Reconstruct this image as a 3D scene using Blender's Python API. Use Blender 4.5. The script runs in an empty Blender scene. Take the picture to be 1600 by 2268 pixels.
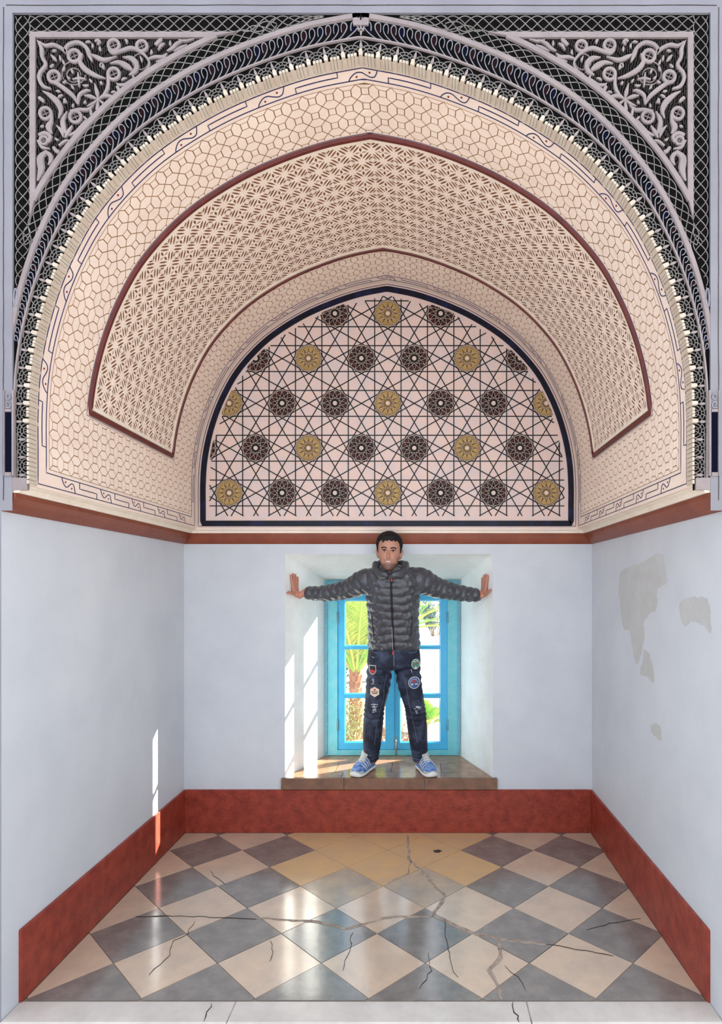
import bpy, math, random
import numpy as np
from mathutils import Vector, Matrix
from mathutils.geometry import delaunay_2d_cdt
from mathutils.bvhtree import BVHTree

scene = bpy.context.scene
C = scene.collection
PI = math.pi
random.seed(7)

# ------------------------------------------------------------------ camera
FPX, VX, VY, EYE = 1300.0, 935.0, 1300.0, 1.70     # focal length and vanishing point in a 1600 x 2268 frame
cam_data = bpy.data.cameras.new('camera')
cam_data.sensor_fit = 'HORIZONTAL'
cam_data.sensor_width = 36.0
cam_data.lens = FPX / 1600.0 * 36.0
cam_data.shift_x = (800.0 - VX) / 1600.0
cam_data.shift_y = (VY - 1134.0) / 1600.0
cam_data.clip_start = 0.05
cam = bpy.data.objects.new('camera', cam_data)
C.objects.link(cam)
cam.location = (0, 0, EYE)
cam.rotation_euler = (PI / 2, 0, 0)
scene.camera = cam

# ------------------------------------------------------------------ world, sun, exposure
world = bpy.data.worlds.new('daylight')
scene.world = world
world.use_nodes = True
bg = world.node_tree.nodes['Background']
bg.inputs[0].default_value = (0.86, 0.92, 1.0, 1)
bg.inputs[1].default_value = 1.0
sun_data = bpy.data.lights.new('sun', 'SUN')
sun_data.energy = 18.0
sun_data.angle = math.radians(0.6)
sun_data.color = (1.0, 0.95, 0.86)
sun = bpy.data.objects.new('sun', sun_data)
C.objects.link(sun)
SUN_DIR = Vector((-1.72, -1.0, -0.80)).normalized()
sun.rotation_euler = SUN_DIR.to_track_quat('-Z', 'Y').to_euler()
sun.location = (6, 10, 6)

scene.view_settings.view_transform = 'Standard'
scene.view_settings.look = 'None'
scene.view_settings.exposure = 1.0
scene.view_settings.gamma = 1.0
scene.view_settings.use_curve_mapping = False

# ------------------------------------------------------------------ materials
MATS = {}
def mat(name, col, rough=0.7, var=None, scale=8.0, bump=0.0, bscale=60.0, spec=0.3, metal=0.0, detail=6.0, contrast=(0.35, 0.65), coat=0.0):
    """Principled material; var = second colour mixed in by noise."""
    m = bpy.data.materials.new(name); m.use_nodes = True
    nt = m.node_tree; n = nt.nodes; l = nt.links
    b = n['Principled BSDF']
    b.inputs['Roughness'].default_value = rough
    b.inputs['Metallic'].default_value = metal
    b.inputs['Specular IOR Level'].default_value = spec
    if coat: b.inputs['Coat Weight'].default_value = coat; b.inputs['Coat Roughness'].default_value = 0.15
    b.inputs['Base Color'].default_value = (*col, 1)
    tc = n.new('ShaderNodeTexCoord')
    if var is not None:
        t = n.new('ShaderNodeTexNoise'); t.inputs['Scale'].default_value = scale; t.inputs['Detail'].default_value = detail
        t.inputs['Roughness'].default_value = 0.65
        l.new(tc.outputs['Object'], t.inputs['Vector'])
        r = n.new('ShaderNodeValToRGB')
        r.color_ramp.elements[0].position = contrast[0]; r.color_ramp.elements[1].position = contrast[1]
        r.color_ramp.elements[0].color = (*col, 1); r.color_ramp.elements[1].color = (*var, 1)
        l.new(t.outputs['Fac'], r.inputs['Fac']); l.new(r.outputs['Color'], b.inputs['Base Color'])
    if bump:
        t2 = n.new('ShaderNodeTexNoise'); t2.inputs['Scale'].default_value = bscale; t2.inputs['Detail'].default_value = 8
        l.new(tc.outputs['Object'], t2.inputs['Vector'])
        bp = n.new('ShaderNodeBump'); bp.inputs['Strength'].default_value = bump; bp.inputs['Distance'].default_value = 0.01
        l.new(t2.outputs['Fac'], bp.inputs['Height']); l.new(bp.outputs['Normal'], b.inputs['Normal'])
    MATS[name] = m
    return m

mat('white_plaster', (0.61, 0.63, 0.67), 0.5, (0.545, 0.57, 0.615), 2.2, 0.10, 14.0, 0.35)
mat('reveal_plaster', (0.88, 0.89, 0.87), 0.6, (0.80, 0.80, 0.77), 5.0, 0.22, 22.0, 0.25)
mat('stain_plaster', (0.485, 0.48, 0.475), 0.7, (0.54, 0.545, 0.55), 9.0, 0.1, 30.0)
mat('hall_plaster', (0.255, 0.245, 0.275), 0.6, (0.22, 0.21, 0.24), 4.0, 0.12, 20.0)
mat('red_paint', (0.33, 0.050, 0.027), 0.42, (0.20, 0.026, 0.016), 16.0, 0.35, 55.0, 0.4)
mat('cornice_red', (0.25, 0.060, 0.026), 0.45, (0.19, 0.042, 0.019), 9.0, 0.1, 40.0, 0.4)
mat('mould_red', (0.15, 0.020, 0.014), 0.4, (0.09, 0.012, 0.01), 14.0, 0.05, 40.0, 0.4)
mat('cream', (0.88, 0.72, 0.61), 0.7, (0.82, 0.64, 0.54), 6.0, 0.08, 60.0)
mat('tooth_cream', (0.58, 0.50, 0.41), 0.7, (0.50, 0.41, 0.32), 14.0)
mat('cream_light', (0.88, 0.78, 0.66), 0.65, (0.80, 0.68, 0.55), 12.0, 0.08, 60.0)
mat('cream_piece', (0.90, 0.745, 0.625), 0.65, (0.84, 0.665, 0.56), 7.0, 0.06, 90.0)
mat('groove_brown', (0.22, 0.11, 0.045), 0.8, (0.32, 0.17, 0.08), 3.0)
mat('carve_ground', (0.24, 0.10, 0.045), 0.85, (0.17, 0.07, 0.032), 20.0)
mat('carve_stucco', (0.90, 0.755, 0.64), 0.7, (0.84, 0.68, 0.575), 9.0, 0.08, 90.0)
mat('blue_line', (0.012, 0.014, 0.07), 0.5, (0.03, 0.03, 0.12), 6.0)
mat('red_dot', (0.2, 0.02, 0.02), 0.5)
mat('stucco_grey', (0.31, 0.255, 0.25), 0.65, (0.25, 0.205, 0.205), 12.0, 0.15, 70.0)
mat('stucco_net', (0.27, 0.25, 0.235), 0.65, (0.19, 0.17, 0.16), 25.0)
mat('loop_white', (0.28, 0.275, 0.32), 0.55, (0.22, 0.21, 0.25), 30.0)
mat('stucco_black', (0.0016, 0.0013, 0.0012), 0.95, (0.004, 0.003, 0.0028), 30.0, spec=0.1)
mat('hatch_grey', (0.075, 0.06, 0.055), 0.85, (0.035, 0.028, 0.026), 30.0)
mat('drop_black', (0.002, 0.002, 0.003), 0.9, spec=0.05)
mat('drop_maroon', (0.016, 0.005, 0.006), 0.9, spec=0.05)
mat('drop_navy', (0.003, 0.004, 0.014), 0.9, spec=0.05)
mat('panel_pink', (0.76, 0.56, 0.49), 0.75, (0.68, 0.55, 0.53), 14.0, 0.08, 40.0, contrast=(0.42, 0.6))
mat('border_blue', (0.003, 0.004, 0.014), 0.4, (0.012, 0.018, 0.085), 12.0, 0.1, 40.0, contrast=(0.5, 0.75))
mat('girih_black', (0.006, 0.010, 0.014), 0.5)
mat('petal_dark', (0.022, 0.008, 0.008), 0.5, (0.06, 0.012, 0.012), 18.0)
mat('petal_ochre', (0.42, 0.27, 0.075), 0.5, (0.34, 0.21, 0.06), 18.0)
mat('rosette_bed_dark', (0.008, 0.006, 0.006), 0.7)
mat('rosette_bed_ochre', (0.20, 0.12, 0.035), 0.7)
mat('rosette_line', (0.66, 0.52, 0.45), 0.6)
mat('tile_light', (0.62, 0.46, 0.335), 0.16, (0.52, 0.40, 0.31), 7.0, 0.05, 30.0, 0.8, coat=0.6)
mat('tile_dark', (0.175, 0.155, 0.142), 0.16, (0.275, 0.24, 0.215), 9.0, 0.05, 30.0, 0.8, coat=0.6, contrast=(0.4, 0.75))
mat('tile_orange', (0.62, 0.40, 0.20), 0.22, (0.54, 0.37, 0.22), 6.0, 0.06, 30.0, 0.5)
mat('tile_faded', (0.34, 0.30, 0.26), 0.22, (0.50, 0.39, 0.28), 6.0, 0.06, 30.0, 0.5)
mat('grout', (0.25, 0.2, 0.16), 0.8)
mat('threshold_marble', (0.62, 0.57, 0.53), 0.25, (0.50, 0.45, 0.42), 5.0, 0.05, 20.0, 0.5)
mat('crack_fill', (0.42, 0.34, 0.28), 0.8, (0.22, 0.17, 0.14), 30.0)
mat('crack_dark', (0.05, 0.04, 0.035), 0.9)
mat('sill_tile', (0.36, 0.20, 0.11), 0.18, (0.24, 0.12, 0.065), 14.0, 0.1, 30.0, 0.5)
mat('sill_nosing', (0.22, 0.11, 0.065), 0.3, (0.14, 0.07, 0.045), 14.0, 0.12, 30.0, 0.5)
mat('paving_joint', (0.30, 0.28, 0.25), 0.9)
mat('hall_floor', (0.78, 0.74, 0.68), 0.4, (0.72, 0.68, 0.62), 3.0)
mat('teal_paint', (0.13, 0.56, 0.66), 0.4, (0.22, 0.60, 0.67), 12.0, 0.1, 40.0, 0.4)
mat('blue_paint', (0.05, 0.46, 0.80), 0.35, (0.08, 0.52, 0.84), 7.0, 0.08, 40.0, 0.4)
mat('rope_paint', (0.22, 0.50, 0.62), 0.5)
mat('iron_paint', (0.10, 0.38, 0.52), 0.4, (0.25, 0.30, 0.28), 40.0)
# person
mat('jacket', (0.060, 0.062, 0.076), 0.30, (0.040, 0.042, 0.054), 14.0, 0.45, 34.0, 0.7)
mat('jacket_dark', (0.012, 0.012, 0.016), 0.6)
mat('zip_red', (0.7, 0.08, 0.06), 0.5)
mat('zip_metal', (0.35, 0.33, 0.34), 0.4)
mat('denim', (0.013, 0.017, 0.034), 0.7, (0.085, 0.110, 0.185), 10.0, 0.35, 60.0, 0.3, contrast=(0.45, 0.78))
mat('denim_seam', (0.16, 0.17, 0.24), 0.8)
mat('thread_white', (0.62, 0.64, 0.70), 0.8)
mat('badge_white', (0.72, 0.70, 0.68), 0.7)
mat('badge_red', (0.5, 0.05, 0.05), 0.7)
mat('badge_blue', (0.05, 0.10, 0.24), 0.7)
mat('badge_cream', (0.74, 0.60, 0.46), 0.7)
mat('badge_green', (0.08, 0.30, 0.22), 0.7)
mat('badge_black', (0.02, 0.02, 0.025), 0.7)
mat('hair_black', (0.003, 0.0025, 0.0025), 0.55, (0.007, 0.006, 0.006), 60.0, 0.6, 140.0)
mat('eye_white', (0.62, 0.57, 0.55), 0.3)
mat('eye_dark', (0.008, 0.005, 0.004), 0.6, spec=0.1)
mat('lip', (0.40, 0.15, 0.12), 0.5)
mat('teeth', (0.75, 0.70, 0.66), 0.3)
mat('shoe_blue', (0.045, 0.13, 0.42), 0.45, (0.26, 0.38, 0.60), 30.0, 0.1, 60.0, contrast=(0.4, 0.65))
mat('shoe_grey', (0.50, 0.50, 0.47), 0.6, (0.40, 0.41, 0.40), 40.0)
mat('shoe_white', (0.72, 0.74, 0.74), 0.5)
# outdoors
mat('paving_white', (0.82, 0.80, 0.77), 0.8, (0.74, 0.72, 0.69), 2.0)
mat('earth', (0.40, 0.26, 0.16), 0.9, (0.28, 0.18, 0.12), 6.0)
mat('frond_green', (0.13, 0.40, 0.045), 0.5, (0.30, 0.50, 0.06), 5.0)
mat('frond_yellow', (0.45, 0.46, 0.08), 0.55, (0.30, 0.40, 0.06), 6.0)
mat('palm_boot', (0.42, 0.19, 0.09), 0.8, (0.28, 0.12, 0.06), 12.0)
mat('shrub_leaf', (0.22, 0.28, 0.08), 0.6, (0.36, 0.36, 0.16), 9.0)
mat('shrub_stem', (0.25, 0.16, 0.09), 0.8)
mat('far_leaf', (0.05, 0.11, 0.13), 0.7, (0.09, 0.18, 0.10), 3.0)
mat('terracotta', (0.5, 0.2, 0.11), 0.8, (0.4, 0.14, 0.08), 12.0)

def skin_material():
    m = bpy.data.materials.new('skin'); m.use_nodes = True
    nt = m.node_tree; n = nt.nodes; l = nt.links
    b = n['Principled BSDF']; b.inputs['Roughness'].default_value = 0.45
    a = n.new('ShaderNodeAttribute'); a.attribute_name = 'tone'
    l.new(a.outputs['Color'], b.inputs['Base Color'])
    b.inputs['Subsurface Weight'].default_value = 0.05
    b.inputs['Subsurface Radius'].default_value = (0.01, 0.004, 0.002)
    MATS['skin'] = m
skin_material()

def glass_material():
    m = bpy.data.materials.new('window_glass'); m.use_nodes = True
    nt = m.node_tree; n = nt.nodes; l = nt.links
    n.remove(n['Principled BSDF'])
    out = n['Material Output']
    tr = n.new('ShaderNodeBsdfTransparent'); tr.inputs[0].default_value = (0.95, 0.97, 0.97, 1)
    gl = n.new('ShaderNodeBsdfGlossy'); gl.inputs['Roughness'].default_value = 0.02
    mx = n.new('ShaderNodeMixShader'); mx.inputs[0].default_value = 0.04
    l.new(tr.outputs[0], mx.inputs[1]); l.new(gl.outputs[0], mx.inputs[2])
    l.new(mx.outputs[0], out.inputs['Surface'])
    MATS['window_glass'] = m
glass_material()

# ------------------------------------------------------------------ mesh helpers
class MB:
    def __init__(self): self.v = []; self.f = []
    def add(self, verts, faces):
        o = len(self.v); self.v += [tuple(p) for p in verts]; self.f += [tuple(i + o for i in f) for f in faces]; return self
    def box(self, x0, x1, y0, y1, z0, z1, bev=0.0):
        if bev:
            b = bev
            # chamfered box: three rings
            V = []
            for (a, bb, z) in ((b, b, z0), (0, 0, z0 + b), (0, 0, z1 - b), (b, b, z1)):
                V += [(x0 + a, y0 + a, z), (x1 - a, y0 + a, z), (x1 - a, y1 - a, z), (x0 + a, y1 - a, z)]
            F = [(3, 2, 1, 0), (12, 13, 14, 15)]
            for k in range(3):
                for i in range(4):
                    j = (i + 1) % 4
                    F.append((k * 4 + i, k * 4 + j, k * 4 + 4 + j, k * 4 + 4 + i))
            return self.add(V, F)
        V = [(x0, y0, z0), (x1, y0, z0), (x1, y1, z0), (x0, y1, z0), (x0, y0, z1), (x1, y0, z1), (x1, y1, z1), (x0, y1, z1)]
        return self.add(V, [(3, 2, 1, 0), (4, 5, 6, 7), (0, 1, 5, 4), (1, 2, 6, 5), (2, 3, 7, 6), (3, 0, 4, 7)])
    def prism(self, poly, M, h0, h1, inset=0.0, both=False):
        n = len(poly)
        if inset:
            cx = sum(p[0] for p in poly) / n; cy = sum(p[1] for p in poly) / n
            r = sum(math.hypot(p[0] - cx, p[1] - cy) for p in poly) / n
            k = max(0.2, 1 - inset / r)
            top = [(cx + (p[0] - cx) * k, cy + (p[1] - cy) * k) for p in poly]
        else: top = poly
        V = [M(p[0], p[1], h0) for p in poly] + [M(p[0], p[1], h1) for p in top]
        F = [tuple(range(n, 2 * n))] + [(i, (i + 1) % n, n + (i + 1) % n, n + i) for i in range(n)]
        if both: F.append(tuple(range(n - 1, -1, -1)))
        return self.add(V, F)
    def ribbon(self, pts, w, M, h0, h1, closed=False, top=0.7):
        """flat-topped strip along a 2D polyline; w is the half width (number or one for each point)"""
        n = len(pts); V = []
        ws = w if hasattr(w, '__len__') else [w] * n
        for i in range(n):
            a = pts[(i - 1) % n] if (closed or i > 0) else pts[i]
            b = pts[(i + 1) % n] if (closed or i < n - 1) else pts[i]
            tx, ty = b[0] - a[0], b[1] - a[1]; L = math.hypot(tx, ty) or 1.0
            nx, ny = -ty / L, tx / L; x, y = pts[i]; q = ws[i]
            V += [M(x + nx * q, y + ny * q, h0), M(x + nx * q * top, y + ny * q * top, h1),
                  M(x - nx * q * top, y - ny * q * top, h1), M(x - nx * q, y - ny * q, h0)]
        F = []
        for i in range(n if closed else n - 1):
            j = (i + 1) % n
            for k in range(3): F.append((i * 4 + k, j * 4 + k, j * 4 + k + 1, i * 4 + k + 1))
        if not closed:
            F.append((0, 1, 2, 3)); e = (n - 1) * 4; F.append((e + 3, e + 2, e + 1, e))
        return self.add(V, F)
    def tube(self, pts, r, n=8, cap=True):
        pts = [Vector(p) for p in pts]; rs = r if hasattr(r, '__len__') else [r] * len(pts)
        ref = Vector((0, 0, 1)); V = []
        for i, p in enumerate(pts):
            t = (pts[min(i + 1, len(pts) - 1)] - pts[max(i - 1, 0)])
            t = t.normalized() if t.length > 1e-9 else Vector((0, 0, 1))
            if abs(t.dot(ref)) > 0.95: u = t.cross(Vector((1, 0, 0))).normalized()
            else: u = t.cross(ref).normalized()
            if i and u.dot(pu) < 0: u = -u
            pu = u; w = t.cross(u)
            for k in range(n):
                a = 2 * PI * k / n; V.append(p + (u * math.cos(a) + w * math.sin(a)) * rs[i])
        return self.loft_rings(V, len(pts), n, cap)
    def loft_rings(self, V, m, n, cap=True):
        F = []
        for i in range(m - 1):
            for k in range(n):
                j = (k + 1) % n
                F.append((i * n + k, i * n + j, (i + 1) * n + j, (i + 1) * n + k))
        if cap:
            F.append(tuple(range(n - 1, -1, -1))); F.append(tuple(range((m - 1) * n, m * n)))
        return self.add(V, F)
    def mesh(self, name):
        me = bpy.data.meshes.new(name); me.from_pydata(self.v, [], self.f); me.update(); return me

def link(name, me, material=None, parent=None, smooth=False):
    o = bpy.data.objects.new(name, me); C.objects.link(o)
    if material and me is not None and not me.materials: me.materials.append(MATS[material])
    if parent is not None:
        o.parent = parent; o.matrix_parent_inverse = Matrix.Translation(-Vector(parent.location))
    if smooth and me is not None:
        me.polygons.foreach_set('use_smooth', [True] * len(me.polygons))
    return o
def build(mb, name, material, parent=None, smooth=False):
    return link(name, mb.mesh(name), material, parent, smooth)
def empty(name, loc=(0, 0, 0)):
    o = bpy.data.objects.new(name, None); C.objects.link(o); o.location = loc; o.empty_display_size = 0.1
    return o
def tag(o, label=None, cat=None, group=None, kind=None):
    if label: o['label'] = label
    if cat: o['category'] = cat
    if group: o['group'] = group
    if kind: o['kind'] = kind
    return o
def structure(o, label=None):
    o['kind'] = 'structure'
    if label: o['label'] = label
    return o
def clip_convex(poly, region):
    """Sutherland-Hodgman against a convex counter-clockwise region"""
    out = list(poly)
    for i in range(len(region)):
        a = region[i]; b = region[(i + 1) % len(region)]
        ex, ey = b[0] - a[0], b[1] - a[1]
        src = out; out = []
        for k in range(len(src)):
            p = src[k - 1]; q = src[k]
            dp = ex * (p[1] - a[1]) - ey * (p[0] - a[0]); dq = ex * (q[1] - a[1]) - ey * (q[0] - a[0])
            if (dp >= 0) != (dq >= 0):
                t = dp / (dp - dq); out.append((p[0] + (q[0] - p[0]) * t, p[1] + (q[1] - p[1]) * t))
            if dq >= 0: out.append(q)
        if len(out) < 3: return []
    return out
def area2(poly):
    return 0.5 * sum(poly[i - 1][0] * poly[i][1] - poly[i][0] * poly[i - 1][1] for i in range(len(poly)))
def inset_convex(poly, d):
    n = len(poly)
    if area2(poly) < 0: poly = poly[::-1]
    reg = []
    out = list(poly)
    big = out
    for i in range(n):
        a = poly[i]; b = poly[(i + 1) % n]
        ex, ey = b[0] - a[0], b[1] - a[1]; L = math.hypot(ex, ey)
        if L < 1e-9: continue
        nx, ny = -ey / L, ex / L
        src = big; big = []
        for k in range(len(src)):
            p = src[k - 1]; q = src[k]
            dp = (p[0] - a[0]) * nx + (p[1] - a[1]) * ny - d; dq = (q[0] - a[0]) * nx + (q[1] - a[1]) * ny - d
            if (dp >= 0) != (dq >= 0):
                t = dp / (dp - dq); big.append((p[0] + (q[0] - p[0]) * t, p[1] + (q[1] - p[1]) * t))
            if dq >= 0: big.append(q)
        if len(big) < 3: return []
    return big
def catmull(pts, k=6, closed=False):
    P_ = [np.array(p, float) for p in pts]; n = len(P_); out = []
    rng = range(n if closed else n - 1)
    for i in rng:
        p0 = P_[i - 1] if (closed or i > 0) else P_[0] * 2 - P_[1]
        p1 = P_[i]; p2 = P_[(i + 1) % n]
        p3 = P_[(i + 2) % n] if (closed or i + 2 < n) else P_[-1] * 2 - P_[-2]
        for j in range(k):
            t = j / k
            out.append(tuple(0.5 * ((2 * p1) + (-p0 + p2) * t + (2 * p0 - 5 * p1 + 4 * p2 - p3) * t * t + (-p0 + 3 * p1 - 3 * p2 + p3) * t ** 3)))
    if not closed: out.append(tuple(P_[-1]))
    return out

# ------------------------------------------------------------------ the place: key dimensions (metres)
XL, XR = -1.65, 1.18          # side walls
YF, YB = 2.31, 4.07           # mouth of the niche, its back wall
YT = 4.03                     # plane of the arched panel
ZS = 2.10                     # springing of the vault
XC = -0.24                    # axis of the vault
HALF = [(1.306, ZS), (1.306, 2.25), (1.306, 2.40), (1.296, 2.56), (1.268, 2.72), (1.222, 2.88), (1.160, 3.03), (1.07, 3.19),
        (0.945, 3.34), (0.80, 3.468), (0.60, 3.594), (0.40, 3.684), (0.20, 3.750), (0.0, 3.79)]
half = catmull(HALF, 12)
prof = [(XC - x, z) for x, z in half] + [(XC + x, z) for x, z in half[::-1][1:]]
prof = np.array(prof)
seg = np.hypot(*np.diff(prof, axis=0).T); cum = np.concatenate([[0], np.cumsum(seg)])
ST = float(cum[-1])           # full length of the arch curve
NS = 1400
S_tab = np.linspace(0, ST, NS)
PX_ = np.interp(S_tab, cum, prof[:, 0]); PZ_ = np.interp(S_tab, cum, prof[:, 1])
def _norm(width):
    e = width / 2
    sa = np.clip(S_tab - e, 0, ST); sb = np.clip(S_tab + e, 0, ST)
    tx = np.interp(sb, cum, prof[:, 0]) - np.interp(sa, cum, prof[:, 0])
    tz = np.interp(sb, cum, prof[:, 1]) - np.interp(sa, cum, prof[:, 1])
    L = np.hypot(tx, tz); return tz / L, -tx / L
NX_, NZ_ = _norm(0.09)
def arch(s):
    if s <= 0: return (PX_[0], PZ_[0] + s, NX_[0], NZ_[0])
    if s >= ST: return (PX_[-1], PZ_[-1] - (s - ST), NX_[-1], NZ_[-1])
    t = s / ST * (NS - 1); i = min(int(t), NS - 2); f = t - i
    return (PX_[i] * (1 - f) + PX_[i + 1] * f, PZ_[i] * (1 - f) + PZ_[i + 1] * f,
            NX_[i] * (1 - f) + NX_[i + 1] * f, NZ_[i] * (1 - f) + NZ_[i + 1] * f)
def VM(s, y, h):
    """point on the vault: s along the arch, y depth, h out of the surface into the niche"""
    x, z, nx, nz = arch(s); return (x + nx * h, y, z + nz * h)
HK = 0.45                     # relief of the front carving
def FM(s, d, h):
    """point on the front face: d outward from the arch edge, h towards the hall"""
    x, z, nx, nz = arch(s); return (x - nx * d, YF - h * HK, z - nz * d)
def WM(x, z, h):
    """front face by plain coordinates"""
    return (x, YF - h * HK, z)
def TM(x, z, h):
    """arched panel at the back"""
    return (x, YT - h, z)

# ------------------------------------------------------------------ floor
floor_mb = MB().box(XL - 0.1, XR + 0.1, YF + 0.01, YB + 0.6, -0.15, -0.004)
floor = structure(build(floor_mb, 'floor', 'grout'), 'checkered floor of worn cream and grey diamond tiles in the niche')
DX, DY = 0.47, 0.455
X0, Y0 = 0.72 + DX / 2, 2.88
region = [(XL + 0.012, YF + 0.103), (XR - 0.012, YF + 0.103), (XR - 0.012, YB - 0.012), (XL + 0.012, YB - 0.012)]
def FLM(x, y, h): return (x, y, h)
for i in range(-8, 6):
    for j in range(-4, 5):
        for odd in (0, 1):
            cx = X0 + (i + 0.5 * odd) * DX; cy = Y0 + (j + 0.5 * odd) * DY
            poly = clip_convex([(cx - DX / 2, cy), (cx, cy - DY / 2), (cx + DX / 2, cy), (cx, cy + DY / 2)], region)
            if not poly or abs(area2(poly)) < 0.0008: continue
            poly = inset_convex(poly, 0.0012)
            if not poly: continue
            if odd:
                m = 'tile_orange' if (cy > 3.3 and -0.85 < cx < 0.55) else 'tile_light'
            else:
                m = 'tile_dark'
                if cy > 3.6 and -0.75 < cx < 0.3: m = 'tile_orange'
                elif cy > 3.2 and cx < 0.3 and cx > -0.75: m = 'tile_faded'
            z = random.uniform(-0.0008, 0.0008)
            build(MB().prism(poly, FLM, -0.01, z, 0.0012), 'floor_tile', m, floor)
# marble threshold, two slabs broken along a crack
for a, b in ((XL + 0.0, -0.765), (-0.763, 0.428), (0.431, XR)):
    build(MB().box(a, b, YF - 0.02, YF + 0.1, -0.12, 0.0, 0.004), 'threshold_slab', 'threshold_marble', floor)

def fp(x, y):   # a spot on the floor seen at (x, y) in the photo frame
    Y = FPX * EYE / (y - VY); return ((x - VX) * Y / FPX, Y)
def crack(pts, w, m, jit=0.006, name='crack'):
    p = [fp(*q) for q in pts]; out = []
    for a, b in zip(p[:-1], p[1:]):
        n = max(2, int(math.hypot(b[0] - a[0], b[1] - a[1]) / 0.03))
        for k in range(n):
            t = k / n; out.append((a[0] + (b[0] - a[0]) * t + random.uniform(-jit, jit), a[1] + (b[1] - a[1]) * t + random.uniform(-jit, jit)))
    out.append(p[-1])
    if m == 'crack_dark': w *= 0.6
    ws = [w * random.uniform(0.6, 1.3) for _ in out]; ws[0] = ws[-1] = w * 0.3
    build(MB().ribbon(out, ws, FLM, 0.0, 0.0022, top=0.8), name, m, floor)
crack([(902, 1850), (908, 1905), (935, 1930), (985, 1985), (960, 2028)], 0.010, 'crack_fill')
crack([(910, 1905), (905, 1935), (860, 1955)], 0.005, 'crack_fill')
crack([(960, 2028), (1040, 2065), (1105, 2080), (1210, 2092)], 0.011, 'crack_fill')
crack([(1210, 2092), (1290, 2104), (1360, 2118)], 0.003, 'crack_dark')
crack([(960, 2030), (860, 2032), (770, 2058), (690, 2040), (570, 2035)], 0.009, 'crack_fill')
crack([(570, 2035), (440, 2030), (300, 2030)], 0.003, 'crack_dark')
crack([(1105, 2080), (1110, 2120), (1085, 2150), (1105, 2190), (1112, 2214)], 0.010, 'crack_fill')
crack([(985, 2035), (990, 2085), (1000, 2140), (1015, 2165)], 0.0025, 'crack_dark')
crack([(1120, 2140), (1150, 2165), (1165, 2195)], 0.002, 'crack_dark')
crack([(430, 2040), (415, 2070), (385, 2085), (375, 2115), (330, 2160)], 0.002, 'crack_dark')
crack([(600, 2085), (605, 2110), (598, 2130)], 0.002, 'crack_dark')
crack([(780, 2065), (775, 2100), (760, 2150)], 0.002, 'crack_dark')
crack([(950, 2110), (955, 2150), (930, 2190)], 0.002, 'crack_dark')
crack([(1300, 2060), (1350, 2045), (1420, 2035)], 0.002, 'crack_dark')
crack([(465, 1930), (485, 1950), (500, 1960)], 0.002, 'crack_dark')
crack([(1138, 2218), (1136, 2236), (1148, 2250), (1150, 2264)], 0.0035, 'crack_dark')
crack([(470, 2222), (460, 2240), (452, 2262)], 0.003, 'crack_dark')
build(MB().prism([fp(960, 1884), fp(972, 1882), fp(980, 1885), fp(972, 1889), fp(962, 1888)], FLM, -0.004, 0.0016), 'chipped_spot', 'crack_dark', floor)

hall = structure(build(MB().box(-5.0, 4.5, -1.5, YF - 0.021, -0.35, -0.15), 'floor_hall', 'hall_floor'), 'unseen pale floor of the hall, bouncing light into the niche')  # out of view; made pale and cut short to throw light up into the vault

# ------------------------------------------------------------------ walls
wl = structure(build(MB().box(XL - 0.25, XL, YF - 0.008, YB + 0.3, -0.15, ZS), 'wall_left', 'white_plaster'), 'bluish white plaster side wall left of the window niche')
wr = structure(build(MB().box(XR, XR + 0.25, YF - 0.008, YB + 0.3, -0.15, ZS), 'wall_right', 'white_plaster'), 'white plaster side wall with grey damp patches')
# damp patches on the right wall: thin skim of grey filler
def rw(x, y):   # right-wall point seen at (x, y)
    Y = XR * FPX / (x - VX); return (Y, EYE + (VY - y) * Y / FPX)
def RWM(y, z, h): return (XR - h, y, z)
def patch(pts, nm='plaster_patch'):
    p = [rw(*q) for q in pts]; p = catmull(p, 5, True)
    p = [(a + random.uniform(-0.006, 0.006), b + random.uniform(-0.006, 0.006)) for a, b in p]
    build(MB().prism(p, RWM, -0.001, 0.0012), nm, 'stain_plaster', wr)
patch([(1378, 1265), (1408, 1252), (1432, 1240), (1452, 1228), (1470, 1232), (1476, 1265), (1478, 1290), (1458, 1305), (1455, 1345), (1428, 1375), (1428, 1420), (1412, 1470), (1402, 1440), (1396, 1400), (1382, 1390), (1374, 1340), (1372, 1290)])
patch([(1505, 1340), (1520, 1325), (1550, 1322), (1572, 1332), (1576, 1400), (1560, 1385), (1535, 1375), (1515, 1388)])
patch([(1428, 1440), (1442, 1455), (1450, 1510), (1435, 1500), (1418, 1490), (1424, 1465)])
patch([(1443, 1608), (1455, 1603), (1465, 1612), (1466, 1640), (1452, 1632), (1444, 1622)])

# back wall with the splayed window opening
OX0, OX1, OZ0, OZ1 = -0.949, 0.4915, 0.379, 1.9285          # opening at the wall face
WX0, WX1, WZ0, WZ1 = -0.763, 0.302, 0.379, 1.757           # opening at the window
YW = 4.60
V = [(XL, YB, 0), (XR, YB, 0), (XR, YB, ZS), (XL, YB, ZS),
     (OX0, YB, OZ0 - 0.04), (OX1, YB, OZ0 - 0.04), (OX1, YB, OZ1), (OX0, YB, OZ1),
     (WX0, YW, OZ0 - 0.04), (WX1, YW, OZ0 - 0.04), (WX1, YW, WZ1), (WX0, YW, WZ1),
     (WX0, YW + 0.12, OZ0 - 0.04), (WX1, YW + 0.12, OZ0 - 0.04), (WX1, YW + 0.12, WZ1), (WX0, YW + 0.12, WZ1),
     (XL - 0.5, YW + 0.12, -0.6), (XR + 0.5, YW + 0.12, -0.6), (XR + 0.5, YW + 0.12, 4.6), (XL - 0.5, YW + 0.12, 4.6)]
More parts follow.
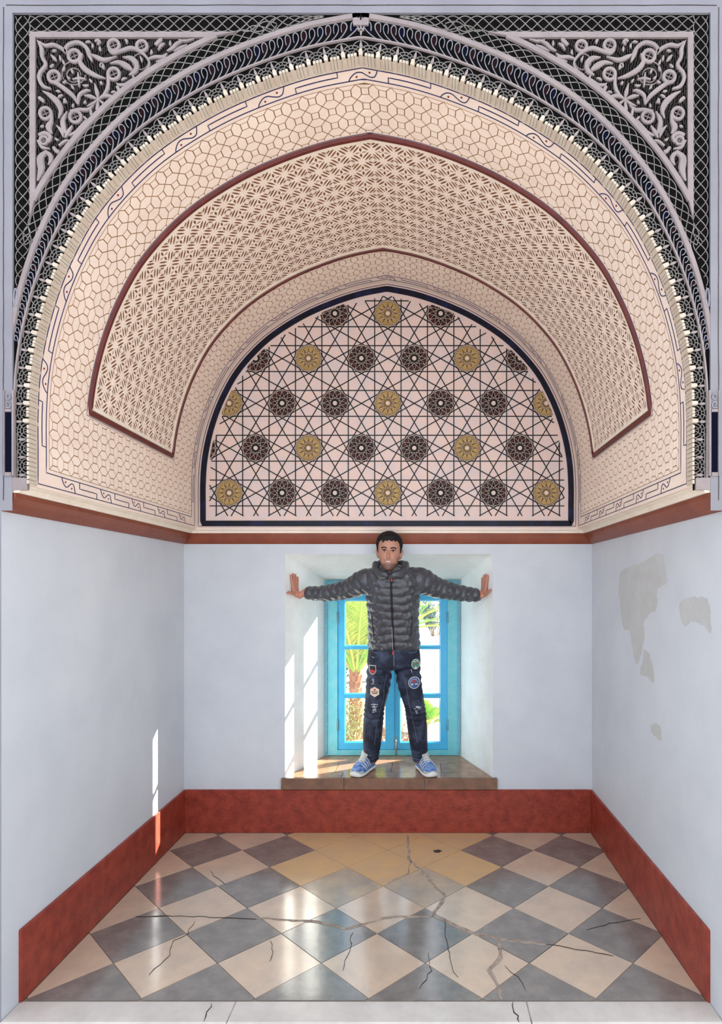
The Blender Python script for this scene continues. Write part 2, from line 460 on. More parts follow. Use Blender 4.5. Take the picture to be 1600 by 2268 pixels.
F = [(0, 1, 5, 4), (1, 2, 6, 5), (2, 3, 7, 6), (3, 0, 4, 7),
     (12, 13, 17, 16), (13, 14, 18, 17), (14, 15, 19, 18), (15, 12, 16, 19)]
wb = structure(build(MB().add(V, F), 'wall_back', 'white_plaster'), 'pale grey plaster back wall around the deep window opening')
F = []
for a in (4, 8):
    for k in range(4):
        F.append((a + k, a + (k + 1) % 4, a + 4 + (k + 1) % 4, a + 4 + k))
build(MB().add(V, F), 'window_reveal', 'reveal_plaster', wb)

# front face of the niche: hall wall around the carved field
RX0, RX1, RZ0, RZ1 = -1.606, 1.132, ZS - 0.02, 3.951
y1 = YF - 0.0095
outer = [(-5.0, 0), (4.5, 0), (4.5, 5.2), (-5.0, 5.2)]
mb = MB()
def quad(x0, x1, z0, z1, y=y1): mb.add([(x0, y, z0), (x1, y, z0), (x1, y, z1), (x0, y, z1)], [(0, 1, 2, 3)])
quad(-5, XL, -0.15, 5.2); quad(XR, 4.5, -0.15, 5.2); quad(XL, XR, RZ1, 5.2)
quad(XL, RX0, ZS - 0.1, RZ1); quad(RX1, XR, ZS - 0.1, RZ1)
mb.add([(RX0, y1, RZ1), (RX1, y1, RZ1), (RX1, YF, RZ1), (RX0, YF, RZ1)], [(0, 1, 2, 3)])
mb.add([(RX0, y1, RZ0), (RX0, y1, RZ1), (RX0, YF, RZ1), (RX0, YF, RZ0)], [(0, 1, 2, 3)])
mb.add([(RX1, y1, RZ0), (RX1, y1, RZ1), (RX1, YF, RZ1), (RX1, YF, RZ0)], [(0, 1, 2, 3)])
# closing strips under the carved field
for xa, xb in ((XL, RX0), (RX1, XR)):
    mb.add([(xa, y1, ZS - 0.1), (xb, y1, ZS - 0.1), (xb, YF, ZS - 0.1), (xa, YF, ZS - 0.1)], [(0, 1, 2, 3)])
wf = structure(build(mb, 'wall_front', 'hall_plaster'), 'grey mauve plaster hall wall around the carved arch')
# thin groove line that frames the carved field
for a, b in (((-1.641, ZS - 0.06), (-1.641, 3.972)), ((-1.63, 3.980), (1.155, 3.980)), ((1.163, ZS - 0.06), (1.163, 3.972))):
    pts = [(a[0] + (b[0] - a[0]) * t / 30 + random.uniform(-0.0012, 0.0012), a[1] + (b[1] - a[1]) * t / 30 + random.uniform(-0.0012, 0.0012)) for t in range(31)]
    build(MB().ribbon(pts, 0.0018, WM, 0.021, 0.0236), 'score_line', 'hatch_grey', wf)

# ------------------------------------------------------------------ baseboards
def baseboard(name, x0, x1, y0, y1_, lab):
    return structure(build(MB().box(x0, x1, y0, y1_, -0.002, 0.297, 0.004), name, 'red_paint'), lab)
baseboard('baseboard_left', XL - 0.002, XL + 0.012, YF + 0.09, YB - 0.001, 'brick red painted skirting under the left plaster wall')
baseboard('baseboard_right', XR - 0.012, XR + 0.002, YF + 0.09, YB - 0.001, 'brick red painted skirting under the wall with damp patches')
baseboard('baseboard_back', XL + 0.0125, XR - 0.0125, YB - 0.014, YB + 0.002, 'dark red painted skirting below the window sill')

# ------------------------------------------------------------------ cornice
def sweep(profile, name, material, lab, close_front=True):
    """profile: list of (offset from wall, z); swept left wall - back wall - right wall"""
    kb = 0.45
    V = []; n = len(profile)
    for o, z in profile: V.append((XL + o, YF - 0.004, z))
    for o, z in profile: V.append((XL + o, YB - o * kb, z))
    for o, z in profile: V.append((XR - o, YB - o * kb, z))
    for o, z in profile: V.append((XR - o, YF - 0.004, z))
    F = []
    for k in range(3):
        for i in range(n - 1):
            F.append((k * n + i, k * n + i + 1, (k + 1) * n + i + 1, (k + 1) * n + i))
    F.append(tuple(range(n))); F.append(tuple(range(3 * n, 4 * n)))
    return structure(build(MB().add(V, F), name, material), lab)
sweep([(-0.02, 1.995), (0.006, 1.998), (0.022, 2.010), (0.040, 2.030), (0.052, 2.052), (0.054, 2.070), (-0.02, 2.072)], 'trim_1', 'cornice_red', 'red brown coved cornice band around the niche')
sweep([(-0.02, 2.0705), (0.066, 2.0705), (0.072, 2.080), (0.073, 2.092), (0.089, 2.095), (0.092, 2.102), (-0.02, 2.106)], 'trim_2', 'cream_light', 'thin cream ledge above the red cornice')

# ------------------------------------------------------------------ the vault
mb = MB(); NSV = 160
sv = [ST * i / NSV for i in range(NSV + 1)]
V = []
for s in sv:
    V += [VM(s, YF, 0), VM(s, YT + 0.02, 0), VM(s, YT + 0.02, -0.16), VM(s, YF + 0.006, -0.16)]
F = []
for i in range(NSV):
    for k in range(4):
        F.append((i * 4 + k, i * 4 + (k + 1) % 4, i * 4 + 4 + (k + 1) % 4, i * 4 + 4 + k))
F.append((0, 1, 2, 3)); F.append((NSV * 4 + 3, NSV * 4 + 2, NSV * 4 + 1, NSV * 4))
vault = structure(build(mb.add(V, F), 'ceiling', 'cream'), 'pointed barrel vault of cream stucco over the niche')

# layout of the vault decoration in (s, y)
LO, LI = 0.016, 0.070                        # blue line band along the springing
YA, YA2 = 2.362, 2.414                       # blue band at the mouth
YZ, YZ2 = 3.985, 3.935                       # blue band at the back
FS, FY0, FY1 = 0.395, 2.703, 3.632           # outside of the red moulding

# carved field with its moulding
def rectline(s0, s1, y0, y1, step=0.03):
    n = int((s1 - s0) / step)
    a = [(s0 + (s1 - s0) * i / n, y0) for i in range(n + 1)]
    b = [(s0 + (s1 - s0) * i / n, y1) for i in range(n, -1, -1)]
    return a + b
build(MB().ribbon(rectline(FS + 0.014, ST - FS - 0.014, FY0 + 0.014, FY1 - 0.014), 0.014, VM, -0.001, 0.012, True, 0.55), 'red_moulding', 'mould_red', vault)
build(MB().ribbon(rectline(FS - 0.004, ST - FS + 0.004, FY0 - 0.004, FY1 + 0.004), 0.0016, VM, -0.001, 0.0015, True), 'border_line', 'blue_line', vault)
CS0, CS1, CY0, CY1 = FS + 0.028, ST - FS - 0.028, FY0 + 0.028, FY1 - 0.028
build(MB().ribbon(rectline(CS0 + 0.009, CS1 - 0.009, CY0 + 0.009, CY1 - 0.009), 0.009, VM, -0.001, 0.007, True, 0.95), 'field_rim', 'cream_light', vault)
CS0 += 0.016; CS1 -= 0.016; CY0 += 0.016; CY1 -= 0.016
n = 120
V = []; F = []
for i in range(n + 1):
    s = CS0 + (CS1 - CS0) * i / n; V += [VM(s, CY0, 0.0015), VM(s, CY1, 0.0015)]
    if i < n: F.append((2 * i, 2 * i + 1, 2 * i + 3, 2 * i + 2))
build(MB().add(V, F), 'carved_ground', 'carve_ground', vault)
# one repeat of the pierced pattern, unit square, holes listed as leaf shapes
def leaf(x0, y0, x1, y1, w, blunt=False):
    dx, dy = x1 - x0, y1 - y0; L = math.hypot(dx, dy); ux, uy = dx / L, dy / L; nx, ny = -uy, ux
    prof_ = ((0, 0), (0.25, 0.8), (0.5, 1), (0.75, 0.8), (1, 0)) if not blunt else ((0, 0.35), (0.3, 1), (0.7, 1), (1, 0.35))
    a = [(x0 + dx * t + nx * w * k, y0 + dy * t + ny * w * k) for t, k in prof_]
    b = [(x0 + dx * t - nx * w * k, y0 + dy * t - ny * w * k) for t, k in prof_[::-1] if not (k == 0)]
    return a + b
holes = []
for sx in (1, -1):
    holes.append(leaf(0.5 + sx * 0.03, 0.5, 0.5 + sx * 0.27, 0.5, 0.040))
    holes.append(leaf(0.5, 0.5 + sx * 0.03, 0.5, 0.5 + sx * 0.27, 0.056))
    for sy in (1, -1):
        def edge_bar(t0, t1, off, w_):
            # along the diamond edge from the star (0.5, 0.5 + sy/2) to (0.5 + sx/2, 0.5)
            def q(t): return (0.5 + sx * (0.5 * t - off * 0.7071), 0.5 + sy * (0.5 - 0.5 * t - off * 0.7071))
            holes.append(leaf(*q(t0), *q(t1), w_, True))
        edge_bar(0.20, 0.80, 0.078, 0.046)
        edge_bar(0.20, 0.80, -0.078, 0.050)
        edge_bar(0.33, 0.67, -0.195, 0.040)
        holes.append(leaf(0.5 + sx * 0.27, 0.5 + sy * 0.465, 0.5 + sx * 0.47, 0.5 + sy * 0.465, 0.020))
        holes.append(leaf(0.5 + sx * 0.465, 0.5 + sy * 0.25, 0.5 + sx * 0.465, 0.5 + sy * 0.42, 0.022))
pts2 = [(0, 0), (1, 0), (1, 1), (0, 1)]; ed = [(0, 1), (1, 2), (2, 3), (3, 0)]
for h in holes:
    o = len(pts2); pts2 += h; ed += [(o + i, o + (i + 1) % len(h)) for i in range(len(h))]
res = delaunay_2d_cdt([Vector(p) for p in pts2], ed, [], 0, 1e-6)
tv = [tuple(p) for p in res[0]]; tf = res[2]
def inside(p, poly):
    c = False
    for i in range(len(poly)):
        a, b = poly[i - 1], poly[i]
        if (a[1] > p[1]) != (b[1] > p[1]) and p[0] < (b[0] - a[0]) * (p[1] - a[1]) / (b[1] - a[1]) + a[0]: c = not c
    return c
tri = []
for f in tf:
    c = (sum(tv[i][0] for i in f) / 3, sum(tv[i][1] for i in f) / 3)
    if not any(inside(c, h) for h in holes): tri.append(tuple(f))
ns = round((CS1 - CS0) / 0.108); ny = 7
ds, dy_ = (CS1 - CS0) / ns, (CY1 - CY0) / ny
mb = MB()
for i in range(ns):
    for j in range(ny):
        def TMM(u, v, h): return VM(CS0 + (i + u) * ds, CY0 + (j + v) * dy_, h)
        V = [TMM(p[0], p[1], 0.0042) for p in tv]
        mb.add(V, tri)
        for h in holes:
            k = len(h)
            mb.add([TMM(p[0], p[1], 0.0042) for p in h] + [TMM(p[0], p[1], 0.0015) for p in h], [(a, (a + 1) % k, k + (a + 1) % k, k + a) for a in range(k)])
tag(build(mb, 'carved_stucco', 'carve_stucco', vault), 'pierced stucco carved with four-petal flowers and leaf cuts', kind='stuff')

# hexagon and square strapwork around the field
L = 0.0757; hq = 0.215 * L
s_a, s_b = LI + 0.016, ST - LI - 0.016
nL = round((s_b - s_a) / L); L = (s_b - s_a) / nL
y_start = YA2 + 0.018; nY = 20
pieces = []
def hexreg(p):
    s, y = p
    if not (s_a - 1e-6 <= s <= s_b + 1e-6 and y_start - 1e-6 <= y <= YZ2 - 0.015): return False
    return not (FS - 0.012 < s < ST - FS + 0.012 and FY0 - 0.012 < y < FY1 + 0.012)
for i in range(-1, nL + 1):
    for j in range(-1, nY + 2):
        x = s_a + i * L; y = y_start + j * L; m = L / 2 - hq
        hexh = [(x, y), (x + m, y - m), (x + L - m, y - m), (x + L, y), (x + L - m, y + m), (x + m, y + m)]
        hexv = [(x, y), (x + m, y + m), (x + m, y + L - m), (x, y + L), (x - m, y + L - m), (x - m, y + m)]
        sq = [(x + m, y + m), (x + L - m, y + m), (x + L - m, y + L - m), (x + m, y + L - m)]
        for poly, nm in ((hexh, 'hexagon_tile'), (hexv, 'hexagon_tile'), (sq, 'square_tile')):
            ok = [hexreg(p) for p in poly]
            if all(ok): pieces.append((poly, nm))
            elif any(ok):
                # trim the piece at the border of its field
                cx = sum(p[0] for p in poly) / len(poly); cy = sum(p[1] for p in poly) / len(poly)
                s0, s1, ya, yb = s_a, s_b, y_start, YZ2 - 0.015
                if FS - 0.012 < cx < ST - FS + 0.012 or any(FS - 0.012 < p[0] < ST - FS + 0.012 and FY0 - 0.012 < p[1] < FY1 + 0.012 for p in poly):
                    if cy < (FY0 + FY1) / 2 and cy < FY0 + 0.03: yb = FY0 - 0.012
                    elif cy > FY1 - 0.03: ya = FY1 + 0.012
                    elif cx < ST / 2: s1 = FS - 0.012
                    else: s0 = ST - FS + 0.012
                q = clip_convex(poly, [(s0, ya), (s1, ya), (s1, yb), (s0, yb)])
                if q and abs(area2(q)) > 1.2e-4: pieces.append((q, nm))
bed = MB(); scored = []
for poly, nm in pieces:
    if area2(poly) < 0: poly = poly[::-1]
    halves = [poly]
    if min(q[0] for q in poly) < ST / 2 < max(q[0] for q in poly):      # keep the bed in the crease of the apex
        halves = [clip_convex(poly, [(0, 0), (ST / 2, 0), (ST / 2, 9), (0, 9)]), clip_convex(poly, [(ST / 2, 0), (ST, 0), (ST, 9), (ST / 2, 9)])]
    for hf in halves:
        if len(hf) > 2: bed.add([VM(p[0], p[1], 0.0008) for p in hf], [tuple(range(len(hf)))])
    q = inset_convex(poly, 0.0021)
    if not q: continue
    cx = sum(p[0] for p in q) / len(q); cy = sum(p[1] for p in q) / len(q)
    a = VM(cx, cy, 0); nrm = arch(cx); view = Vector((0, 0, EYE)) - Vector(a)
    vis = abs(area2(q)) * abs(Vector((nrm[2], 0, nrm[3])).dot(view)) / view.length ** 3 * (FPX ** 2)
    scored.append((vis, q, nm))
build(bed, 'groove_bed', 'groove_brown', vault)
scored.sort(key=lambda t: -t[0])
count = {'hexagon_tile': 0, 'square_tile': 0}; rest = MB()
for vis, q, nm in scored:
    if count[nm] < (280 if nm == 'hexagon_tile' else 140):
        count[nm] += 1
        build(MB().prism(q, VM, 0.0005, 0.0022 + random.uniform(-0.0003, 0.0003), 0.0004), nm, 'cream_piece', vault)
    else: rest.prism(q, VM, 0.0005, 0.0022 + random.uniform(-0.0003, 0.0003), 0.0004)
tag(build(rest, 'strapwork_tiles', 'cream_piece', vault), 'small cream hexagons and squares with brown joints', kind='stuff')

# blue line band with scrolls and brackets
def poly_dense(pts, step=0.02):
    out = []
    for a, b in zip(pts[:-1], pts[1:]):
        n = max(1, int(math.hypot(b[0] - a[0], b[1] - a[1]) / step))
        out += [(a[0] + (b[0] - a[0]) * k / n, a[1] + (b[1] - a[1]) * k / n) for k in range(n)]
    return out + [pts[-1]]
LW = 0.0022
build(MB().ribbon(rectline(LO, ST - LO, YA, YZ), LW, VM, -0.001, 0.0016, True), 'border_line', 'blue_line', vault)
build(MB().ribbon(rectline(LI, ST - LI, YA2, YZ2), LW, VM, -0.001, 0.0016, True), 'border_line', 'blue_line', vault)
def band(mapper, length, period, phase):
    """mapper(u, v): u metres along, v 0 inner line .. 1 outer line"""
    n = period if isinstance(period, int) else round(length / period); p = length / n
    for k in range(n + 1):
        u0 = (k + phase) * p
        a = 0.16 * p
        S = [(-a, 0.0), (-a * 0.86, 0.3), (-a * 0.55, 0.62), (-a * 0.2, 0.66), (a * 0.15, 0.44), (a * 0.5, 0.28), (a * 0.8, 0.42), (a, 1.0)]
        if a < u0 < length - a:
            mb = MB().ribbon([mapper(u0 + x, y) for x, y in catmull(S, 4)], LW, VM, -0.001, 0.0018)
            o = build(mb, 'scroll_motif', 'blue_line', vault)
            for x, y in ((-a * 0.45, 0.3), (a * 0.45, 0.68)):
                c = mapper(u0 + x, y)
                build(MB().prism([(c[0] + 0.0042 * math.cos(t * PI / 4), c[1] + 0.0042 * math.sin(t * PI / 4)) for t in range(8)], VM, 0, 0.0018), 'painted_dot', 'red_dot', o)
        b0, b1 = u0 + 0.27 * p, u0 + 0.73 * p
        if b0 > 0.02 and b1 < length - 0.02:
            pts = [mapper(b0, 0.0), mapper(b0, 0.52)] + [mapper(b0 + (b1 - b0) * t / 10, 0.52) for t in range(1, 10)] + [mapper(b1, 0.52), mapper(b1, 1.0)]
            build(MB().ribbon(pts, LW, VM, -0.001, 0.0018), 'bracket_motif', 'blue_line', vault)
lenA = ST - 2 * LI
band(lambda u, v: (LI + u, YA2 + (YA - YA2) * v), lenA, 12, 0.0)
band(lambda u, v: (LI + u, YZ2 + (YZ - YZ2) * v), lenA, 12, 0.0)
lenB = YZ2 - YA2
band(lambda u, v: (LI + (LO - LI) * v, YA2 + u), lenB, 0.30, 0.5)
band(lambda u, v: (ST - LI - (LO - LI) * v, YA2 + u), lenB, 0.30, 0.5)

# fringe of small stucco teeth along the lip of the arch
fringe = tag(empty('arch_fringe', VM(0, YF, 0)), 'cream fringe of small stucco teeth along the lip of the arch', 'stucco fringe')
def GM(s, d, y): 
    x, z, nx, nz = arch(s); return (x - nx * d, y, z - nz * d)
NP = 2 * round((ST - 0.5) / 2 / 0.0685); PER = (ST - 0.5) / NP
def tooth(s, w, d0, d1, ya, yb, big, m):
    if big: pr = [(-1, d0), (1, d0), (1, d1 * 0.55), (0.6, d1 * 0.9), (0, d1), (-0.6, d1 * 0.9), (-1, d1 * 0.55)]
    else: pr = [(-1, d0), (1, d0), (0.9, d1), (-0.9, d1)]
    mb = MB().prism([(s + a * w, d) for a, d in pr], GM, yb, ya, 0.0, True)
    build(mb, 'tooth', m, fringe)
for k in range(NP + 1):
    s = 0.25 + k * PER
    tooth(s, 0.0075, -0.0095, 0.0145, YF - 0.018, 2.350, True, 'tooth_cream')
    if k < NP:
        for q in (1, 2, 3):
            tooth(s + PER * (0.13 + q * 0.185), 0.0055, -0.007, 0.003, YF - 0.014, 2.350, False, 'tooth_cream')
for side in (0, 1):
    for k in range(13):
        s = 0.012 + k * 0.018; s = s if side == 0 else ST - s
        tooth(s, 0.0075, -0.006, 0.002, YF - 0.012, 2.350, False, 'tooth_cream')

# ------------------------------------------------------------------ carved surround on the front face
surround = tag(empty('carved_arch_surround', (XC, YF, ZS)), 'black and grey carved stucco bands framing the arch on the hall wall', 'stucco surround')
# dark ground between the arch and the frame
V = []; F = []
n = 150
sv = [ST * i / n for i in range(n + 1)]
for s in sv: V.append(FM(s, 0, 0))
k0 = len(V)
def ray_to_rect(s):
    x, z, nx, nz = arch(s); dx, dz = -nx, -nz; t = 9
    if dx < -1e-6: t = min(t, (RX0 - x) / dx)
    if dx > 1e-6: t = min(t, (RX1 - x) / dx)
    if dz > 1e-6: t = min(t, (RZ1 - z) / dz)
    return (x + dx * t, YF, z + dz * t)
for s in sv: V.append(ray_to_rect(s))
for i in range(n): F.append((i, i + 1, k0 + i + 1, k0 + i))
V += [(RX0, YF, RZ1), (RX1, YF, RZ1)]
# corner triangles
for cidx, want in ((len(V) - 2, RX0), (len(V) - 1, RX1)):
    for i in range(n):
        a, b = V[k0 + i], V[k0 + i + 1]
        if (abs(a[0] - want) < 1e-4) != (abs(b[0] - want) < 1e-4) and (abs(a[2] - RZ1) < 1e-4 or abs(b[2] - RZ1) < 1e-4):
            F.append((k0 + i, k0 + i + 1, cidx))
V += [(RX0, YF, RZ0), (arch(0)[0], YF, RZ0), (RX1, YF, RZ0), (arch(ST)[0], YF, RZ0)]
q = len(V)
F.append((q - 4, q - 3, 0, k0)); F.append((q - 2, q - 1, n, k0 + n))
build(MB().add(V, F), 'dark_ground', 'stucco_black', surround)

ZAP = 3.79
def frac(s):          # 0 at the springing, 1 at the apex
    return min(s, ST - s) / (ST / 2)
def wA(s): return 0.050 + 0.016 * min(1, frac(s) * 1.6)           # leaf band ends
def dB0(s): return wA(s) + 0.008                                   # drop band begins
def wB(s): return 0.016 + 0.050 * min(1.0, max(0.0, (frac(s) - 0.18) / 0.5))
def dB1(s): return dB0(s) + wB(s)
def wC(s): return 0.018 + 0.007 * min(1, frac(s))
def dC1(s): return dB1(s) + 0.003 + wC(s)                          # plain band ends
def dD1(s): return dC1(s) + 0.054                                  # diamond lattice ends
def inrect(s, d, mx=0.004):
    p = FM(s, d, 0); return RX0 + mx < p[0] < RX1 - mx and p[2] < RZ1 - mx
# plain ribs
def rib(df, w, h, s0, s1, m, nm, step=0.02):
    n = int((s1 - s0) / step)
    pts = [(s0 + (s1 - s0) * i / n) for i in range(n + 1)]
    V = [];
    seq = [(s, df(s)) for s in pts if FM(s, df(s), 0)[0] > RX0 - 0.012 and FM(s, df(s), 0)[0] < RX1 + 0.012]
    runs = []; 
    for q in seq:
        if runs and q[0] - runs[-1][-1][0] < step * 1.5: runs[-1].append(q)
        else: runs.append([q])
    for r in runs:
        if len(r) > 2: build(MB().ribbon(r, w, FM, -0.001, h, top=0.75), nm, m, surround)
rib(lambda s: wA(s) + 0.004, 0.0042, 0.016, 0.0, ST, 'stucco_grey', 'dividing_rib')
rib(lambda s: dC1(s) - wC(s) / 2, 0.0115, 0.018, 0.0, ST, 'stucco_grey', 'plain_band')
# leaf band: pointed leaves and a net of arcs
for k in range(NP + 1):
    s = 0.25 + k * PER
    lf = [(s, 0.020), (s + 0.0038, 0.030), (s + 0.0058, 0.040), (s + 0.0035, 0.049), (s, wA(s) - 0.003), (s - 0.0035, 0.049), (s - 0.0058, 0.040), (s - 0.0038, 0.030)]
    build(MB().prism(lf, FM, -0.001, 0.008, 0.001), 'leaf', 'stucco_grey', surround)
for k in range(3):
    for s in (0.04 + k * 0.07, ST - 0.04 - k * 0.07):
        lf = [(s, 0.008), (s + 0.005, 0.022), (s + 0.0065, 0.030), (s, 0.046), (s - 0.0065, 0.030), (s - 0.005, 0.022)]
        build(MB().prism(lf, FM, -0.001, 0.008, 0.001), 'leaf', 'stucco_grey', surround)
net = MB()
def arc(cs, cd, r, a0, a1, w=0.0014, h=0.0045):
    pts = []
    for t in range(13):
        a = a0 + (a1 - a0) * t / 12
        p = (cs + r * math.cos(a), cd + r * math.sin(a))
        if 0.002 < p[1] < wA(p[0]) and 0 < p[0] < ST: pts.append(p)
    if len(pts) > 3: net.ribbon(pts, w, FM, -0.001, h)
for k in range(-4, NP + 4):
    s = 0.25 + (k + 0.5) * PER
    for r in (0.016, 0.028, 0.040): arc(s, 0.006, r, 0.0, PI)
    arc(s + PER / 2, 0.004, 0.032, 0.12, PI - 0.12)
    arc(s + PER / 2, 0.030, 0.030, 0.1, PI - 0.1, 0.0016)
tag(build(net, 'arc_net', 'stucco_net', surround), 'fine grey net of overlapping arcs', kind='stuff')
# drop band: leaning loops mirrored at the apex
NPd = round((ST / 2 - 0.28) / 0.0302)
for side in (0, 1):
    for k in range(NPd):
        sl = ST / 2 - (k + 0.55) * 0.0302
        sg = 1 if side == 0 else -1
        sc = 0.55 + 0.45 * min(1, wB(sl) / 0.06)
        def DM(u, v, h, sl=sl, sg=sg, sc=sc):
            s = sl + u * 0.0151 * sc ** 0.3
            if side == 1: s = ST - s
            return FM(s, dB0(sl) + v * wB(sl), h)
        loop = catmull([(-2.3, 0.0), (-1.5, 0.10), (-0.55, 0.27), (0.25, 0.48), (0.62, 0.72), (0.48, 0.93), (0.0, 1.0), (-0.5, 0.9), (-0.72, 0.68), (-0.75, 0.45)], 3)
        def DMc(u, v, h): return DM(u, v, h)
        # ribbon in unit space: scale widths by converting to metres first
        pts = [(u * 0.0151 * sc ** 0.3, v * wB(sl)) for u, v in loop]
        def PM(a, b, h, sl=sl):
            s = sl + a
            if side == 1: s = ST - s
            return FM(s, dB0(sl) + b, h)
        if not inrect(sl if side == 0 else ST - sl, dB1(sl), 0.001): continue
        o = build(MB().ribbon(pts, 0.0017, PM, -0.001, 0.006), 'drop_outline', 'loop_white', surround)
        drop = catmull([(-1.35, 0.17), (-0.45, 0.33), (0.2, 0.55), (0.42, 0.75), (0.28, 0.89), (0.0, 0.92), (-0.32, 0.84), (-0.52, 0.65), (-0.62, 0.42)], 2, True)
        m = 'drop_maroon' if k % 5 in (1, 3) else ('drop_navy' if k % 4 == 0 else 'drop_black')
        build(MB().prism([(u * 0.0151 * sc ** 0.3, v * wB(sl)) for u, v in drop], PM, -0.001, 0.003), 'drop_inlay', m, surround)
# central sprig at the apex
sp = ST / 2
for pts, w in (([(sp, 0.078), (sp, 0.10), (sp, 0.125)], [0.0025, 0.004, 0.001]), ([(sp, 0.095), (sp - 0.006, 0.102), (sp - 0.009, 0.112)], [0.002, 0.004, 0.001]), ([(sp, 0.095), (sp + 0.006, 0.102), (sp + 0.009, 0.112)], [0.002, 0.004, 0.001])):
    build(MB().ribbon(pts, w, FM, -0.001, 0.014), 'sprig_leaf', 'stucco_grey', surround)
# little ring and block ornaments and the black bars low on both sides
for side in (0, 1):
    def SM(x, z, h, side=side):
        x = x - 0.028; h = h + 0.0205
        return WM(x if side == 0 else RX0 + RX1 - x, z, h)
    bar = [(-1.640 + 0.030, 2.150), (-1.618 + 0.035, 2.150), (-1.614 + 0.035, 2.385), (-1.638 + 0.034, 2.385)]
    build(MB().ribbon([(-1.609, 2.135), (-1.609, 2.47)], 0.0022, SM, -0.001, 0.012), 'bar_frame', 'stucco_grey', surround)
    build(MB().ribbon([(-1.574, 2.135), (-1.574, 2.47)], 0.0045, SM, -0.001, 0.013), 'bar_frame', 'stucco_grey', surround)
    build(MB().prism([(-1.605, 2.15), (-1.582, 2.15), (-1.582, 2.385), (-1.605, 2.385)], SM, -0.001, 0.006, 0.001), 'dark_bar', 'drop_navy', surround)
    build(MB().prism([(-1.606, 2.386), (-1.580, 2.386), (-1.580, 2.396), (-1.606, 2.396)], SM, -0.001, 0.012, 0.001), 'bar_cap', 'stucco_grey', surround)
    build(MB().prism([(-1.606, 2.134), (-1.580, 2.134), (-1.580, 2.149), (-1.606, 2.149)], SM, -0.001, 0.012, 0.001), 'bar_cap', 'stucco_grey', surround)
    ring = [(-1.592 + 0.009 * math.cos(t * PI / 6), 2.445 + 0.011 * math.sin(t * PI / 6)) for t in range(12)]
    build(MB().ribbon(ring, 0.0028, SM, -0.001, 0.012, True), 'ring_ornament', 'loop_white', surround)
    hook = catmull([(-1.603, 2.402), (-1.586, 2.402), (-1.583, 2.415), (-1.592, 2.424), (-1.600, 2.418), (-1.594, 2.410)], 3)
    build(MB().ribbon(hook, 0.0025, SM, -0.001, 0.012), 'hook_ornament', 'loop_white', surround)
    hk = catmull([(-1.572, 2.80), (-1.574, 2.84), (-1.569, 2.87), (-1.562, 2.86), (-1.561, 2.82), (-1.566, 2.80)], 3)
    build(MB().ribbon(hk, 0.003, SM, -0.021, 0.0), 'hook_ornament', 'loop_white', surround)
    build(MB().prism([(-1.606 + 0.028, RZ0), (-1.548 + 0.028, RZ0), (-1.548 + 0.028, 2.128), (-1.606 + 0.028, 2.130)], SM, -0.021, 0.001, 0.001), 'end_block', 'stucco_grey', surround)
# keystone plate above the apex
kp = [(XC - 0.030, 3.905), (XC + 0.030, 3.905), (XC + 0.034, RZ1), (XC - 0.034, RZ1)]
build(MB().prism(kp, WM, -0.001, 0.018), 'keystone_plate', 'stucco_grey', surround)
for x, z, a, b in ((XC, 3.936, 0.003, 0.012), (XC - 0.010, 3.936, 0.003, 0.004), (XC + 0.010, 3.936, 0.003, 0.004)):
    build(MB().prism([(x - a, z - b), (x + a, z - b), (x + a, z + b), (x - a, z + b)], WM, 0.017, 0.0186), 'keystone_mark', 'stucco_black', surround)

# braided lattice strands (each strand a part)
def strand(path_len, f, h=0.0045):
    """f(u) -> (x, z) in the front plane for u in metres"""
    n = int(path_len / 0.0048); pts = [f(path_len * i / n) for i in range(n + 1)]
    runs = [[]]
    for p in pts:
        if p is None:
            if runs[-1]: runs.append([])
        else: runs[-1].append(p)
    for r in runs:
        if len(r) > 6: build(MB().ribbon(r, 0.0015, WM, -0.001, h), 'lattice_strand', 'stucco_net', surround)
LAM = 0.19
def rect_of(s, d):
    p = FM(s, d, 0); return (p[0], p[2])
arch_pts = np.stack([PX_, PZ_], 1)
def dist_arch(x, z):
    i = int(np.argmin((PX_ - x) ** 2 + (PZ_ - z) ** 2)); return math.hypot(PX_[i] - x, PZ_[i] - z), S_tab[i]
def blocked(x, z):
    d, s = dist_arch(x, z); return d < dC1(s) + 0.004
# vertical borders
A = 0.0285
for side in (0, 1):
    for ph in range(4):
        def f(u, ph=ph, side=side):
            z = 2.62 + u; c = RX0 + 0.035
            x = c + A * math.sin(2 * PI * u / LAM + ph * PI / 2)
            if blocked(x, z): return None
            return (x, z) if side == 0 else (RX0 + RX1 - x, z)
        strand(RZ1 - 0.006 - 2.62, f)
# top border, thinning towards the keystone
for side in (0, 1):
    for ph in range(4):
        def f(u, ph=ph, side=side):
            x = RX0 + 0.06 + u
            d, s = dist_arch(x, RZ1 - 0.03)
            # lower limit of the border at this x
            zl = RZ1 - 0.067
            za = np.interp(x, PX_[:NS // 2], PZ_[:NS // 2])
            zl2 = za + dC1(s) * 1.05 + 0.002
            zl = max(zl, zl2)
            zc = (zl + RZ1 - 0.004) / 2; a = (RZ1 - 0.004 - zl) / 2 - 0.001
            if a < 0.002: return None
            z = zc + a * math.sin(2 * PI * u / LAM + ph * PI / 2)
            return (x, z) if side == 0 else (RX0 + RX1 - x, z)
        strand(XC - 0.036 - (RX0 + 0.06), f)
# lattice along the arch, outside the plain band
for side in (0, 1):
    for ph in range(4):
        def f(u, ph=ph, side=side):
            s = 0.9 + u
            d = dC1(s) + 0.027 + 0.0245 * math.sin(2 * PI * u / (LAM * 0.95) + ph * PI / 2)
            if not inrect(s, d, 0.006): return None
            x, z = rect_of(s, d)
            return (x, z) if side == 0 else (2 * XC - x, z)
        strand(ST / 2 - 0.9 - 0.28, f)

